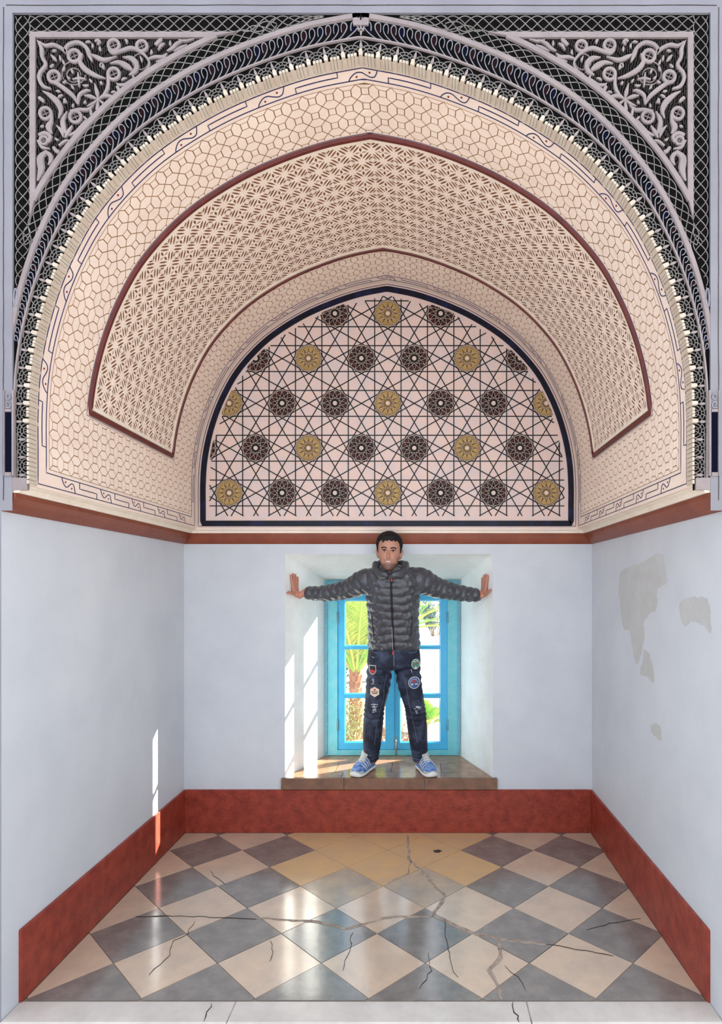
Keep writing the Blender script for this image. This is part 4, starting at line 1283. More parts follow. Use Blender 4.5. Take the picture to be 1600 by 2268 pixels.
def shrub(loc, h, r, n_stems, n_leaf, label, rnd, leaf_m='shrub_leaf', big=0.05, name='shrub', cat='shrub'):
    random.seed(rnd)
    root = tag(empty(name, loc), label, cat); x, y, z = loc
    ends = []
    for i in range(n_stems):
        a = random.uniform(0, 2 * PI); rr = r * math.sqrt(random.random())
        e = Vector((x + rr * math.cos(a), y + rr * math.sin(a), z + h * random.uniform(0.55, 1.0)))
        b = Vector((x + 0.2 * rr * math.cos(a), y + 0.2 * rr * math.sin(a), z - 0.01))
        m_ = b.lerp(e, 0.5) + Vector((random.uniform(-.05, .05), random.uniform(-.05, .05), 0.06))
        build(MB().tube([b, m_, e], [0.009 * h + 0.004, 0.006 * h + 0.003, 0.003], 5), 'stem', 'shrub_stem', root)
        ends.append((b, m_, e))
    mb = MB()
    for i in range(n_leaf):
        b, m_, e = random.choice(ends); t = random.uniform(0.25, 1)
        p = b.lerp(m_, t * 2) if t < 0.5 else m_.lerp(e, t * 2 - 1)
        d = Vector((random.uniform(-1, 1), random.uniform(-1, 1), random.uniform(-0.2, 1))).normalized()
        p = p + Vector((random.gauss(0, 1), random.gauss(0, 1), random.gauss(0, .6))) * r * 0.13
        w = d.cross(Vector((random.random(), random.random(), 1))).normalized() * big * 0.16
        q = p + d * big * random.uniform(0.6, 1.2); m2 = p.lerp(q, 0.5) + Vector((0, 0, big * 0.08))
        mb.add([p, m2 + w, q, m2 - w], [(0, 1, 2, 3)])
    tag(build(mb, 'leaves', leaf_m, root), kind='stuff')
    return root
shrub((-1.02, 6.5, GZ + 0.03), 0.74, 0.40, 18, 3800, 'low olive green shrub in front of the palm trunk', 11)
shrub((-0.24, 6.45, GZ + 0.03), 0.50, 0.20, 10, 600, 'low shrub with dry reddish twigs behind the meeting stile of the window', 12, 'palm_boot')
shrub((-1.45, 9.2, GZ + 0.03), 1.0, 0.4, 14, 1600, 'dark shrub behind the palm trunk', 13, 'far_leaf', 0.08)
shrub((0.55, 24.0, GZ), 1.75, 0.75, 16, 1600, 'dark blue green tree at the far end of the terrace', 20, 'far_leaf', 0.16, 'tree', 'tree')
random.seed(40)

# ------------------------------------------------------------------ the person in the window
def pm(x, y, Y=4.18):
    return Vector(((x - VX) * Y / FPX, Y, EYE + (VY - y) * Y / FPX))
PS = 4.18 / FPX
person = tag(empty('person', (-0.19, 4.20, 0.379)), 'person in grey puffer jacket and patched jeans standing spread-armed on the window sill', 'person')

def superring(c, ux, uy, rx, ryf, ryb, n, e=2.3):
    out = []
    for k in range(n):
        a = 2 * PI * k / n; ca, sa = math.cos(a), math.sin(a)
        px_ = math.copysign(abs(ca) ** (2 / e), ca); py_ = math.copysign(abs(sa) ** (2 / e), sa)
        r = ryb if sa > 0 else ryf
        out.append(Vector(c) + ux * (rx * px_) + uy * (r * py_))
    return out
X_, Y_, Z_ = Vector((1, 0, 0)), Vector((0, 1, 0)), Vector((0, 0, 1))
def interp(tab, t):
    ks = [q[0] for q in tab]
    return [float(np.interp(t, ks, [q[i] for q in tab])) for i in range(1, len(tab[0]))]
def smoothtab(tab, t):
    """smooth interpolation of a table in its first column"""
    ks = [q[0] for q in tab]
    i = int(np.clip(np.searchsorted(ks, t) - 1, 0, len(ks) - 2))
    f = np.clip((t - ks[i]) / (ks[i + 1] - ks[i]), 0, 1)
    out = []
    for c in range(1, len(tab[0])):
        p1, p2 = tab[i][c], tab[i + 1][c]
        p0 = tab[i - 1][c] if i > 0 else p1; p3 = tab[i + 2][c] if i + 2 < len(tab) else p2
        out.append(0.5 * (2 * p1 + (p2 - p0) * f + (2 * p0 - 5 * p1 + 4 * p2 - p3) * f * f + (3 * p1 - p0 - 3 * p2 + p3) * f ** 3))
    return out
def remeshed(mb, name, voxel, smooth_iter=2):
    me = mb.mesh(name + '_raw'); o = bpy.data.objects.new(name + '_raw', me); C.objects.link(o)
    r = o.modifiers.new('r', 'REMESH'); r.mode = 'VOXEL'; r.voxel_size = voxel
    if smooth_iter:
        s = o.modifiers.new('s', 'SMOOTH'); s.factor = 0.5; s.iterations = smooth_iter
    dg = bpy.context.evaluated_depsgraph_get()
    out = bpy.data.meshes.new_from_object(o.evaluated_get(dg)); out.name = name
    bpy.data.objects.remove(o); bpy.data.meshes.remove(me)
    out.materials.clear()
    return out

# ---- head and hands: one continuous body
body = MB()
HY = 3.935
HC = Vector(((862.5 - VX) * HY / FPX, HY, 0)); ZC = EYE + (VY - 1262) * (HY - 0.09) / FPX    # chin height
HS = 0.985
HEAD = [(0.000, 0.018, -0.078, -0.030), (0.006, 0.030, -0.086, -0.016), (0.018, 0.041, -0.090, 0.0), (0.040, 0.054, -0.091, 0.035), (0.065, 0.064, -0.090, 0.062),
        (0.090, 0.071, -0.090, 0.080), (0.115, 0.0755, -0.0875, 0.092), (0.130, 0.077, -0.0870, 0.096), (0.150, 0.0785, -0.0915, 0.099), (0.175, 0.0780, -0.089, 0.099), (0.200, 0.0725, -0.081, 0.093),
        (0.222, 0.0600, -0.066, 0.078), (0.238, 0.041, -0.044, 0.055), (0.247, 0.018, -0.018, 0.026)]
TILT = 0.06      # small sideways tilt of the head
def hp(x, y, z):
    """head-local point to world"""
    x2 = x * math.cos(TILT) + (z - 0.1) * math.sin(TILT) * 0.5
    return Vector((HC.x + x2 * HS, HC.y + y * HS, ZC + (z - x * math.sin(TILT)) * HS))
NH, MH = 48, 44
V = []
for i in range(MH):
    z = 0.247 * i / (MH - 1); rx, yf, yb = smoothtab(HEAD, z)
    yc = (yf + yb) / 2 * 0 + min(0.0, yb - 0.01)
    for k in range(NH):
        a = 2 * PI * k / NH; ca, sa = math.cos(a), math.sin(a)
        e = 2 / 2.25
        x = rx * math.copysign(abs(ca) ** e, ca); yy_ = math.copysign(abs(sa) ** e, sa)
        y = yc + (yy_ * (yb - yc) if yy_ > 0 else -yy_ * (yf - yc))
        if sa < 0:
            # eye sockets, cheeks
            for sx in (-1, 1):
                g = math.exp(-(((x - sx * 0.030) / 0.016) ** 2 + ((z - 0.128) / 0.012) ** 2)); y += 0.0085 * g
                g = math.exp(-(((x - sx * 0.040) / 0.018) ** 2 + ((z - 0.092) / 0.018) ** 2)); y -= 0.004 * g
            g = math.exp(-((x / 0.028) ** 2 + ((z - 0.056) / 0.012) ** 2)); y -= 0.004 * g
            g = math.exp(-((x / 0.018) ** 2 + ((z - 0.012) / 0.012) ** 2)); y -= 0.004 * g
        V.append(hp(x, y, z))
body.loft_rings(V, MH, NH)
nose = []
for z, w, yn in ((0.138, 0.007, -0.090), (0.122, 0.0075, -0.097), (0.105, 0.009, -0.106), (0.092, 0.013, -0.113), (0.085, 0.0155, -0.112), (0.080, 0.013, -0.102), (0.077, 0.008, -0.092)):
    c = [(-w, -0.082), (-w * 0.75, yn * 0.6 - 0.082 * 0.4), (-w * 0.35, yn), (w * 0.35, yn), (w * 0.75, yn * 0.6 - 0.082 * 0.4), (w, -0.082), (w * 0.5, -0.07), (-w * 0.5, -0.07)]
    nose += [hp(x, y, z) for x, y in c]
body.loft_rings(nose, 7, 8)
for sx in (-1, 1):       # ears
    ring = []
    for (z, ry_, off) in ((0.078, 0.004, 0.074), (0.088, 0.012, 0.079), (0.105, 0.016, 0.083), (0.122, 0.018, 0.086), (0.135, 0.014, 0.087), (0.143, 0.004, 0.084)):
        for k in range(8):
            a = 2 * PI * k / 8; ring.append(hp(sx * (off + 0.007 * math.cos(a)), 0.012 + ry_ * math.sin(a), z))
    body.loft_rings(ring, 6, 8)
# neck and an inner trunk that joins head, arms and legs
NB = Vector((-0.200, 4.02, 0))
def yt(z):          # the trunk leans forward out of the opening
    return float(np.interp(z, [1.05, 1.25, 1.50, 1.75, 1.90], [4.185, 4.165, 4.095, 4.015, 3.975]))
def tubeb(pts, r, n=12): body.tube(pts, r, n)
tubeb([(HC.x, HC.y + 0.02, ZC + 0.10), (HC.x, HC.y + 0.03, ZC + 0.0), (NB.x, 3.99, ZC - 0.09), (NB.x, yt(1.60), 1.60), (NB.x, yt(1.3), 1.30), (NB.x, yt(1.16), 1.16)], [0.058, 0.058, 0.07, 0.09, 0.085, 0.08], 16)
# joints
LSH, LEL, LWR = pm(826, 1282, 4.03), pm(748, 1311, 4.12), pm(678, 1311, 4.165)
RSH, REL, RWR = pm(915, 1280, 4.03), pm(992, 1308, 4.12), pm(1062, 1316, 4.165)
LHIP, LKN, LAN = Vector((-0.296, 4.19, 1.14)), Vector((-0.335, 4.165, 0.835)), Vector((-0.370, 4.245, 0.50))
RHIP, RKN, RAN = Vector((-0.112, 4.19, 1.14)), Vector((-0.050, 4.165, 0.835)), Vector((-0.012, 4.245, 0.50))
for a, b, c in ((LSH, LEL, LWR), (RSH, REL, RWR)):
    tubeb([(NB.x, yt(1.66), 1.66), a, b, c], [0.05, 0.05, 0.038, 0.026])
for a, b, c in ((LHIP, LKN, LAN), (RHIP, RKN, RAN)):
    tubeb([a, b, c, c + Vector((0, -0.01, -0.07))], [0.07, 0.05, 0.035, 0.035])
# hands pressed flat on the reveals
def reveal_pt(side, y):
    t = (y - YB) / (YW - YB)
    return (OX0 + (WX0 - OX0) * t) if side < 0 else (OX1 + (WX1 - OX1) * t)
HANDS = {}
def hand(side, wrist, zp):
    yc = 4.168
    d = Vector((WX0 - OX0, YW - YB, 0)).normalized() if side < 0 else Vector((WX1 - OX1, YW - YB, 0)).normalized()   # along the reveal, inwards
    nrm = Vector((d.y, -d.x, 0)) if side < 0 else Vector((-d.y, d.x, 0))       # out of the reveal
    P0 = Vector((reveal_pt(side, yc), yc, zp)) + nrm * 0.017                      # palm centre
    def hpnt(along, up, out): return P0 + d * along + Vector((0, 0, up)) + nrm * out
    # palm: flattened loft from wrist to knuckles
    rings = []
    for (up, hw, th, cen, out) in ((-0.052, 0.022, 0.017, 0.004, 0.026), (-0.035, 0.030, 0.018, 0.002, 0.012), (-0.01, 0.038, 0.016, 0.0, 0.003), (0.018, 0.041, 0.0145, 0.0, 0.0), (0.036, 0.040, 0.012, 0.0, -0.003), (0.044, 0.034, 0.008, 0.0, -0.004)):
        for k in range(14):
            a = 2 * PI * k / 14
            rings.append(hpnt(cen + hw * math.copysign(abs(math.cos(a)) ** 0.8, math.cos(a)), up, out + th * math.sin(a)))
    body.loft_rings(rings, 6, 14)
    # wrist to sleeve
    body.tube([wrist + (wrist - hpnt(0, -0.03, 0.02)) * 0.3, wrist, hpnt(0.0, -0.040, 0.030), hpnt(0.0, -0.018, 0.010)], [0.027, 0.027, 0.024, 0.018], 12)
    tips = []
    for (al, L_, sp) in ((-0.030, 0.076, -0.016), (-0.010, 0.086, -0.005), (0.011, 0.080, 0.005), (0.031, 0.062, 0.015)):
        a = hpnt(al, 0.034, -0.002); b = hpnt(al + sp * 0.45, 0.034 + L_ * 0.45, -0.004); c = hpnt(al + sp * 0.8, 0.034 + L_ * 0.78, -0.006); e = hpnt(al + sp, 0.034 + L_, -0.008)
        body.tube([hpnt(al * 0.9, 0.012, 0.0), a, b, c, e, e + (e - c).normalized() * 0.004], [0.0095, 0.0100, 0.0092, 0.0084, 0.0068, 0.003], 10)
        tips.append((e, c))
    a = hpnt(-0.030, -0.022, 0.004)
    b = hpnt(-0.060, -0.010 if side > 0 else -0.018, 0.002); c = hpnt(-0.084, 0.004 if side > 0 else -0.016, -0.002); e = hpnt(-0.102, 0.010 if side > 0 else -0.018, -0.006)
    body.tube([hpnt(-0.008, -0.030, 0.006), a, b, c, e], [0.014, 0.0145, 0.0115, 0.0100, 0.006], 10)
    HANDS[side] = (P0, d, nrm)
hand(-1, LWR, 1.676)
hand(1, RWR, 1.672)
bme = remeshed(body, 'body', 0.0042, 1)
co = np.empty(len(bme.vertices) * 3); bme.vertices.foreach_get('co', co); co = co.reshape(-1, 3)
tone = np.tile(np.array([0.47, 0.225, 0.155, 1.0]), (len(co), 1))
lx = (co[:, 0] - HC.x) / HS; ly = (co[:, 1] - HC.y) / HS; lz = (co[:, 2] - ZC) / HS
rng = np.random.default_rng(3)
def mixc(mask, col):
    m_ = np.clip(mask, 0, 1)[:, None]; tone[:, :3] = tone[:, :3] * (1 - m_) + np.array(col) * m_
headm = (np.abs(lx) < 0.1) & (lz > -0.05) & (lz < 0.26)
jaw = np.clip((0.050 - lz - 0.0) / 0.014, 0, 1) * np.clip((np.abs(lx) * 0 + 1), 0, 1)
side_b = np.clip((np.abs(lx) - 0.050) / 0.010, 0, 1) * np.clip((0.095 - lz) / 0.02, 0, 1)
must = np.exp(-((lz - 0.070) / 0.005) ** 2) * np.exp(-(lx / 0.026) ** 4)
beard = np.maximum(np.maximum(jaw * 0.75, side_b * 0.55), must * 0.6) * headm * (ly < 0.03)
beard = beard * (0.75 + 0.5 * rng.random(len(co)))
mixc(beard, (0.10, 0.055, 0.042))
cheek = (np.exp(-((np.abs(lx) - 0.042) / 0.016) ** 2 - ((lz - 0.088) / 0.016) ** 2) + np.exp(-(lx / 0.014) ** 2 - ((lz - 0.088) / 0.010) ** 2)) * headm * (ly < 0)
mixc(cheek * 0.35, (0.56, 0.22, 0.16))
handm = (np.abs(co[:, 0] + 0.2) > 0.6).astype(float)
mixc(handm * 0.7, (0.52, 0.20, 0.14))
at = bme.color_attributes.new('tone', 'FLOAT_COLOR', 'POINT')
at.data.foreach_set('color', tone.astype(np.float32).ravel())
bo = link('body', bme, 'skin', person, True)
bvh_body = BVHTree.FromObject(bo, bpy.context.evaluated_depsgraph_get())

def drape(poly, bvh, off, thick, name, m, parent, ngrid=True):
    """thin piece that lies on the front of a surface: outline in (x, z), dropped along the depth axis"""
    V = []; 
    def hit(x, z):
        r = bvh.ray_cast(Vector((x, 3.0, z)), Vector((0, 1, 0)))
        return r[0].y if r[0] is not None else None
    ys = [hit(*p) for p in poly]
    good = [y for y in ys if y is not None]
    if not good: return None
    dflt = sum(good) / len(good); ys = [dflt if (y is None or abs(y - dflt) > 0.06) else y for y in ys]
    n = len(poly); cx = sum(p[0] for p in poly) / n; cz = sum(p[1] for p in poly) / n
    yc = hit(cx, cz); yc = dflt if yc is None or abs(yc - dflt) > 0.06 else yc
    V = [(p[0], y - off, p[1]) for p, y in zip(poly, ys)] + [(p[0], y - off + thick, p[1]) for p, y in zip(poly, ys)] + [(cx, yc - off, cz)]
    F = [(i, (i + 1) % n, 2 * n) for i in range(n)] + [(i, n + i, n + (i + 1) % n, (i + 1) % n) for i in range(n)]
    return link(name, MB().add(V, F).mesh(name), m, parent)
def drape_line(pts, w, bvh, off, name, m, parent, thick=0.003):
    mb = MB(); P_ = []
    for x, z in pts:
        r = bvh.ray_cast(Vector((x, 3.0, z)), Vector((0, 1, 0)))
        if r[0] is not None: P_.append((x, z, r[0].y))
    if len(P_) < 2: return None
    V = []; F = []
    for i, (x, z, y) in enumerate(P_):
        a = P_[max(0, i - 1)]; b = P_[min(len(P_) - 1, i + 1)]
        tx, tz = b[0] - a[0], b[1] - a[1]; L_ = math.hypot(tx, tz) or 1; nx, nz = -tz / L_ * w, tx / L_ * w
        V += [(x + nx, y - off + thick, z + nz), (x + nx * 0.8, y - off, z + nz * 0.8), (x - nx * 0.8, y - off, z - nz * 0.8), (x - nx, y - off + thick, z - nz)]
        if i:
            o = i * 4
            for k in range(3): F.append((o - 4 + k, o + k, o + k + 1, o - 3 + k))
    return link(name, MB().add(V, F).mesh(name), m, parent)

# face details
def hx(x, z): p = hp(x, 0, z); return (p.x, p.z)
for sx in (-1, 1):
    br = [hx(sx * 0.013, 0.1435), hx(sx * 0.024, 0.1485), hx(sx * 0.038, 0.149), hx(sx * 0.051, 0.142)]
    drape_line(catmull(br, 4), 0.0036, bvh_body, 0.0035, 'eyebrow', 'hair_black', person)
    c = hp(sx * 0.0305, 0, 0.1275)
    r = bvh_body.ray_cast(Vector((c.x, 3.0, c.z)), Vector((0, 1, 0)))
    ey = r[0].y
    mb = MB(); ring = []
    for i in range(5):
        t = -PI / 2 + PI * i / 4
        for k in range(10):
            a = 2 * PI * k / 10
            ring.append((c.x + 0.0125 * math.cos(a) * math.cos(t), ey + 0.003 - 0.0055 * math.sin(t), c.z + 0.0046 * math.sin(a) * math.cos(t)))
    eye = link('eye', mb.loft_rings(ring, 5, 10).mesh('eye'), 'eye_white', person, True)
    iris = [(c.x + 0.0055 * math.cos(a * PI / 6), ey - 0.0040, c.z + 0.0048 * math.sin(a * PI / 6)) for a in range(12)]
    o = link('iris', MB().add(iris + [(x, y + 0.003, z) for x, y, z in iris], [tuple(range(12))] + [(i, (i + 1) % 12, 12 + (i + 1) % 12, 12 + i) for i in range(12)]).mesh('iris'), 'eye_dark', None)
    o.parent = eye; o.matrix_parent_inverse = Matrix.Identity(4); o.location = (0, 0, 0)
    lid = [hx(sx * 0.016, 0.1285), hx(sx * 0.024, 0.1338), hx(sx * 0.034, 0.1345), hx(sx * 0.046, 0.1285)]
    drape_line(catmull(lid, 4), 0.0018, bvh_body, 0.0045, 'eyelid', 'hair_black', person)
up = [hx(-0.027, 0.0570), hx(-0.014, 0.0610), hx(0.0, 0.0590), hx(0.014, 0.0610), hx(0.027, 0.0570)]
lo = [hx(-0.026, 0.0560), hx(-0.013, 0.0485), hx(0.0, 0.0465), hx(0.013, 0.0485), hx(0.026, 0.0560)]
drape_line(catmull(up, 4), 0.0019, bvh_body, 0.0022, 'lip', 'lip', person)
drape_line(catmull(lo, 4), 0.0026, bvh_body, 0.0026, 'lip', 'lip', person)
tee = [hx(-0.020, 0.0560), hx(-0.010, 0.0575), hx(0.0, 0.0575), hx(0.010, 0.0575), hx(0.020, 0.0560), hx(0.012, 0.0525), hx(0.0, 0.0512), hx(-0.012, 0.0525)]
drape(tee, bvh_body, 0.0018, 0.004, 'teeth', 'teeth', person)
# hair: cap that follows the skull
V = []; F = []
NR = 14
rows = []
for k in range(NH):
    a = 2 * PI * k / NH; ca, sa = math.cos(a), math.sin(a)
    fr_ = -sa                      # 1 = front
    if fr_ > 0.55: zl = 0.193 + 0.006 * math.sin(k * 2.3) - (0.010 if k in (32, 33) else 0)
    elif fr_ > 0.30: zl = 0.193 - (0.55 - fr_) / 0.25 * 0.055
    elif fr_ > 0.05: zl = 0.118
    elif fr_ > -0.25: zl = 0.145
    else: zl = 0.145 - min(1, (-0.25 - fr_) / 0.4) * 0.10
    rows.append(zl)
for i in range(NR + 1):
    for k in range(NH):
        a = 2 * PI * k / NH; ca, sa = math.cos(a), math.sin(a)
        z = rows[k] + (0.2469 - rows[k]) * (i / NR) ** 0.85
        rx, yf, yb = smoothtab(HEAD, z); yc = min(0.0, yb - 0.01); e = 2 / 2.25
        x = rx * math.copysign(abs(ca) ** e, ca); q = math.copysign(abs(sa) ** e, sa)
        y = yc + (q * (yb - yc) if q > 0 else -q * (yf - yc))
        t = 0.004 + 0.014 * min(1, i / 4) * (0.55 + 0.45 * min(1, max(0, (z - 0.13) / 0.08)))
        t += random.uniform(-0.0012, 0.0012) * (i > 0)
        c = Vector((0, 0.005, 0.13)); p = Vector((x, y, z)); d = (p - c).normalized()
        V.append(hp(*(p + d * t)))
F = []
for i in range(NR):
    for k in range(NH):
        j = (k + 1) % NH; F.append((i * NH + k, i * NH + j, (i + 1) * NH + j, (i + 1) * NH + k))
F.append(tuple(range(NR * NH, (NR + 1) * NH)))
# inner rim back to the skull
base = len(V)
for k in range(NH):
    a = 2 * PI * k / NH; ca, sa = math.cos(a), math.sin(a)
    z = rows[k]; rx, yf, yb = smoothtab(HEAD, z); yc = min(0.0, yb - 0.01); e = 2 / 2.25
    x = rx * 0.93 * math.copysign(abs(ca) ** e, ca); q = 0.93 * math.copysign(abs(sa) ** e, sa)
    V.append(hp(x, yc + (q * (yb - yc) if q > 0 else -q * (yf - yc)), z + 0.002))
for k in range(NH):
    j = (k + 1) % NH; F.append((base + k, base + j, j, k))
link('hair', MB().add(V, F).mesh('hair'), 'hair_black', person, True)

# ---- jacket
jk = MB()
TORSO = [(1.262, -0.195, 0.181, 0.118), (1.30, -0.196, 0.184, 0.122), (1.40, -0.198, 0.178, 0.120), (1.50, -0.199, 0.178, 0.123), (1.60, -0.200, 0.184, 0.128), (1.68, -0.200, 0.189, 0.126),
         (1.735, -0.200, 0.190, 0.116), (1.778, -0.200, 0.177, 0.103), (1.807, -0.203, 0.144, 0.090), (1.832, -0.208, 0.102, 0.078), (1.85, -0.212, 0.073, 0.068)]
NJ, MJ = 56, 150
QP = 0.0535
V = []
for i in range(MJ):
    z = 1.262 + (1.85 - 1.262) * i / (MJ - 1); cx, rx, ry = smoothtab(TORSO, z)
    for k in range(NJ):
        a = 2 * PI * k / NJ; ca, sa = math.cos(a), math.sin(a)
        # quilting: pillowed rows with a slight sag and creases
        zz = z + 0.010 * math.cos(2 * (a - PI / 2)) * 0.6 + 0.005 * math.sin(5 * a + 9 * z) + 0.003 * math.sin(11 * a + 17 * z)
        qv = abs(math.sin(PI * (zz - 1.266) / QP)) ** 0.38
        amp = 0.013 if z < 1.79 else 0.006
        q = 1 + 0 * a
        e = 2 / 2.4
        r_add = amp * (qv - 0.8) + 0.0022 * math.sin(23 * a + 60 * z) + 0.002 * math.sin(9 * a - 90 * z)
        x = (rx + r_add) * math.copysign(abs(ca) ** e, ca); y = (ry + r_add) * math.copysign(abs(sa) ** e, sa)
        V.append((cx + x, yt(z) + y, z))
jk.loft_rings(V, MJ, NJ)
def sleeve(path, radii, nq):
    P_ = [np.array(p) for p in path]
    den = catmull([(*p, r) for p, r in zip(path, radii)], 24)
    tot = [0]
    for a, b in zip(den[:-1], den[1:]): tot.append(tot[-1] + math.dist(a[:3], b[:3]))
    V = []; n = 26
    for i, d in enumerate(den):
        a = den[max(0, i - 1)]; b = den[min(len(den) - 1, i + 1)]
        t = Vector((b[0] - a[0], b[1] - a[1], b[2] - a[2])).normalized(); u = t.cross(Vector((0, 1, 0))).normalized(); w = t.cross(u)
        for k in range(n):
            ang = 2 * PI * k / n
            ph = tot[i] / tot[-1] * nq + 0.10 * math.sin(ang * 2 + i * 0.2) + 0.05 * math.sin(ang * 5)
            r = d[3] + 0.011 * (abs(math.sin(PI * ph)) ** 0.4 - 0.8) + 0.0018 * math.sin(7 * ang + 90 * d[0])
            V.append(Vector(d[:3]) + (u * math.cos(ang) + w * math.sin(ang)) * r)
    jk.loft_rings(V, len(den), n)
sleeve([Vector((-0.262, 4.02, 1.735)), pm(812, 1287, 4.04), pm(773, 1304, 4.09), pm(722, 1314, 4.14), pm(684, 1313.5, 4.165), pm(677, 1313, 4.168)], [0.080, 0.086, 0.071, 0.057, 0.047, 0.040], 12)
sleeve([Vector((-0.140, 4.02, 1.735)), pm(929, 1285, 4.04), pm(966, 1301, 4.09), pm(1018, 1313, 4.14), pm(1056, 1318, 4.165), pm(1062, 1318, 4.168)], [0.080, 0.090, 0.074, 0.058, 0.048, 0.041], 12)
jme = remeshed(jk, 'jacket', 0.0048, 1)
jo = link('jacket', jme, 'jacket', person, True)
# hood: thick collar that stands round the neck, open at the front
hood = MB(); V = []
NHd = 40
for i in range(NHd + 1):
    a = math.radians(-84 + (348) * i / NHd)      # from front right round the back to front left
    a2 = a
    rr = 0.098 + 0.014 * math.sin(a) ** 2 * (1 if math.sin(a) > 0 else 0.4)
    back = max(0.0, math.sin(a))
    front = max(0.0, -math.sin(a))
    cx = -0.212 + rr * 1.04 * math.cos(a); cy = 3.972 + rr * 0.92 * math.sin(a)
    top = 1.872 + 0.014 * back - 0.072 * front ** 1.3; bot = 1.782 - 0.03 * front - 0.01 * back
    th = 0.021 + 0.014 * back - 0.006 * front
    ox, oy = math.cos(a), math.sin(a)
    prof_ = [(-0.4, bot), (0.6, bot - 0.004), (1.15, bot + 0.02), (1.25, (top + bot) / 2), (1.0, top - 0.012), (0.35, top), (-0.45, top - 0.006), (-0.95, top - 0.03), (-0.9, bot + 0.02)]
    for o_, z in prof_:
        V.append((cx + ox * th * o_, cy + oy * th * o_, z + 0.003 * math.sin(9 * a)))
hood.loft_rings(V, NHd + 1, 9)
link('hood', hood.mesh('hood'), 'jacket', person, True)
bvh_j = BVHTree.FromObject(jo, bpy.context.evaluated_depsgraph_get())
zx = lambda z: float(np.interp(z, [1.26, 1.45, 1.75, 1.80], [-0.193, -0.200, -0.206, -0.208]))
zl = [1.268 + (1.765 - 1.268) * i / 40 for i in range(41)]
drape_line([(zx(z), z) for z in zl], 0.0075, bvh_j, 0.007, 'zip_placket', 'jacket_dark', person, 0.008)
drape_line([(zx(z) - 0.006, z) for z in zl[:14]], 0.0022, bvh_j, 0.009, 'zip_tape', 'zip_metal', person, 0.006)
pz = pm(868, 1283, 3.90)
drape([(pz.x - 0.0045, pz.z - 0.014), (pz.x + 0.0045, pz.z - 0.014), (pz.x + 0.0055, pz.z + 0.006), (pz.x + 0.003, pz.z + 0.013), (pz.x - 0.003, pz.z + 0.013), (pz.x - 0.0055, pz.z + 0.006)], bvh_j, 0.020, 0.006, 'zip_pull', 'zip_red', person)
for sx, pts in ((-1, [(-0.345, 1.50), (-0.338, 1.44), (-0.330, 1.36)]), (1, [(-0.066, 1.50), (-0.070, 1.44), (-0.076, 1.36)])):
    drape_line(catmull(pts, 6), 0.003, bvh_j, 0.004, 'pocket_zip', 'jacket_dark', person)

# ---- jeans
jn = MB()
PEL = [(1.118, -0.200, 0.150, 0.095), (1.14, -0.200, 0.186, 0.112), (1.18, -0.199, 0.190, 0.115), (1.24, -0.198, 0.184, 0.112), (1.30, -0.198, 0.172, 0.105), (1.33, -0.198, 0.165, 0.10)]
V = []
for i in range(24):
    z = 1.118 + (1.33 - 1.118) * i / 23; cx, rx, ry = smoothtab(PEL, z)
    V += superring((cx, yt(z), z), X_, Y_, rx, ry, ry, 32, 2.4)
jn.loft_rings(V, 24, 32)
def leg(hip, knee, ank, cuff, inner, seed):
    rs = random.Random(seed)
    path = [hip + Vector((0, 0, 0.06)), hip.lerp(knee, 0.35), hip.lerp(knee, 0.72), knee, knee.lerp(ank, 0.35), knee.lerp(ank, 0.72), ank, cuff]
    rad = [0.090, 0.088, 0.078, 0.0705, 0.0705, 0.066, 0.058, 0.053]
    den = catmull([(*p, r) for p, r in zip(path, rad)], 14)
    V = []; n = 30
    N = len(den)
    for i, d in enumerate(den):
        a = den[max(0, i - 1)]; b = den[min(N - 1, i + 1)]
        t = Vector((b[0] - a[0], b[1] - a[1], b[2] - a[2])).normalized(); u = t.cross(Vector((0, 1, 0))).normalized(); w = t.cross(u)
        f = i / N
        for k in range(n):
            ang = 2 * PI * k / n
            r = d[3]
            # folds: strong stacks at the ankle, soft pulls at hip and knee
            r += 0.013 * max(0, (f - 0.76) / 0.24) * math.sin(f * 120 + 1.5 * math.sin(ang + seed) )
            r += 0.0065 * math.exp(-((f - 0.46) / 0.07) ** 2) * math.sin(f * 150 + 2 * math.sin(ang * 1.0 + seed))
            r += 0.0065 * math.exp(-((f - 0.06) / 0.14) ** 2) * math.sin(f * 110 + 2.2 * math.cos(ang + 0.4 * seed))
            r += 0.003 * math.sin(3 * ang + 9 * f + seed) * (0.4 + f)
            V.append(Vector(d[:3]) + (u * math.cos(ang) + w * math.sin(ang)) * r)
    jn.loft_rings(V, N, n)
leg(LHIP, LKN, LAN, Vector((-0.375, 4.258, 0.445)), 1, 1)
leg(RHIP, RKN, RAN, Vector((-0.006, 4.258, 0.445)), -1, 4)
jnme = remeshed(jn, 'jeans', 0.0052, 1)
jno = link('jeans', jnme, 'denim', person, True)
bvh_n = BVHTree.FromObject(jno, bpy.context.evaluated_depsgraph_get())
def jp(x, y): p = pm(x, y, 4.10); return (p.x, p.z)
def circ(c, r, n=16, sq=1.0): return [(c[0] + r * math.cos(2 * PI * i / n), c[1] + r * sq * math.sin(2 * PI * i / n)) for i in range(n)]
kpx = 4.10 / FPX
def badge(layers, nm='badge'):
    base = None
    for k, (poly, m) in enumerate(layers):
        o = drape(poly, bvh_n, 0.0065 + 0.0016 * k, 0.006, nm if base is None else 'badge_motif', m, person if base is None else None)
        if o is None: continue
        if base is None: base = o
        else:
            o.parent = base; o.matrix_parent_inverse = Matrix.Identity(4)
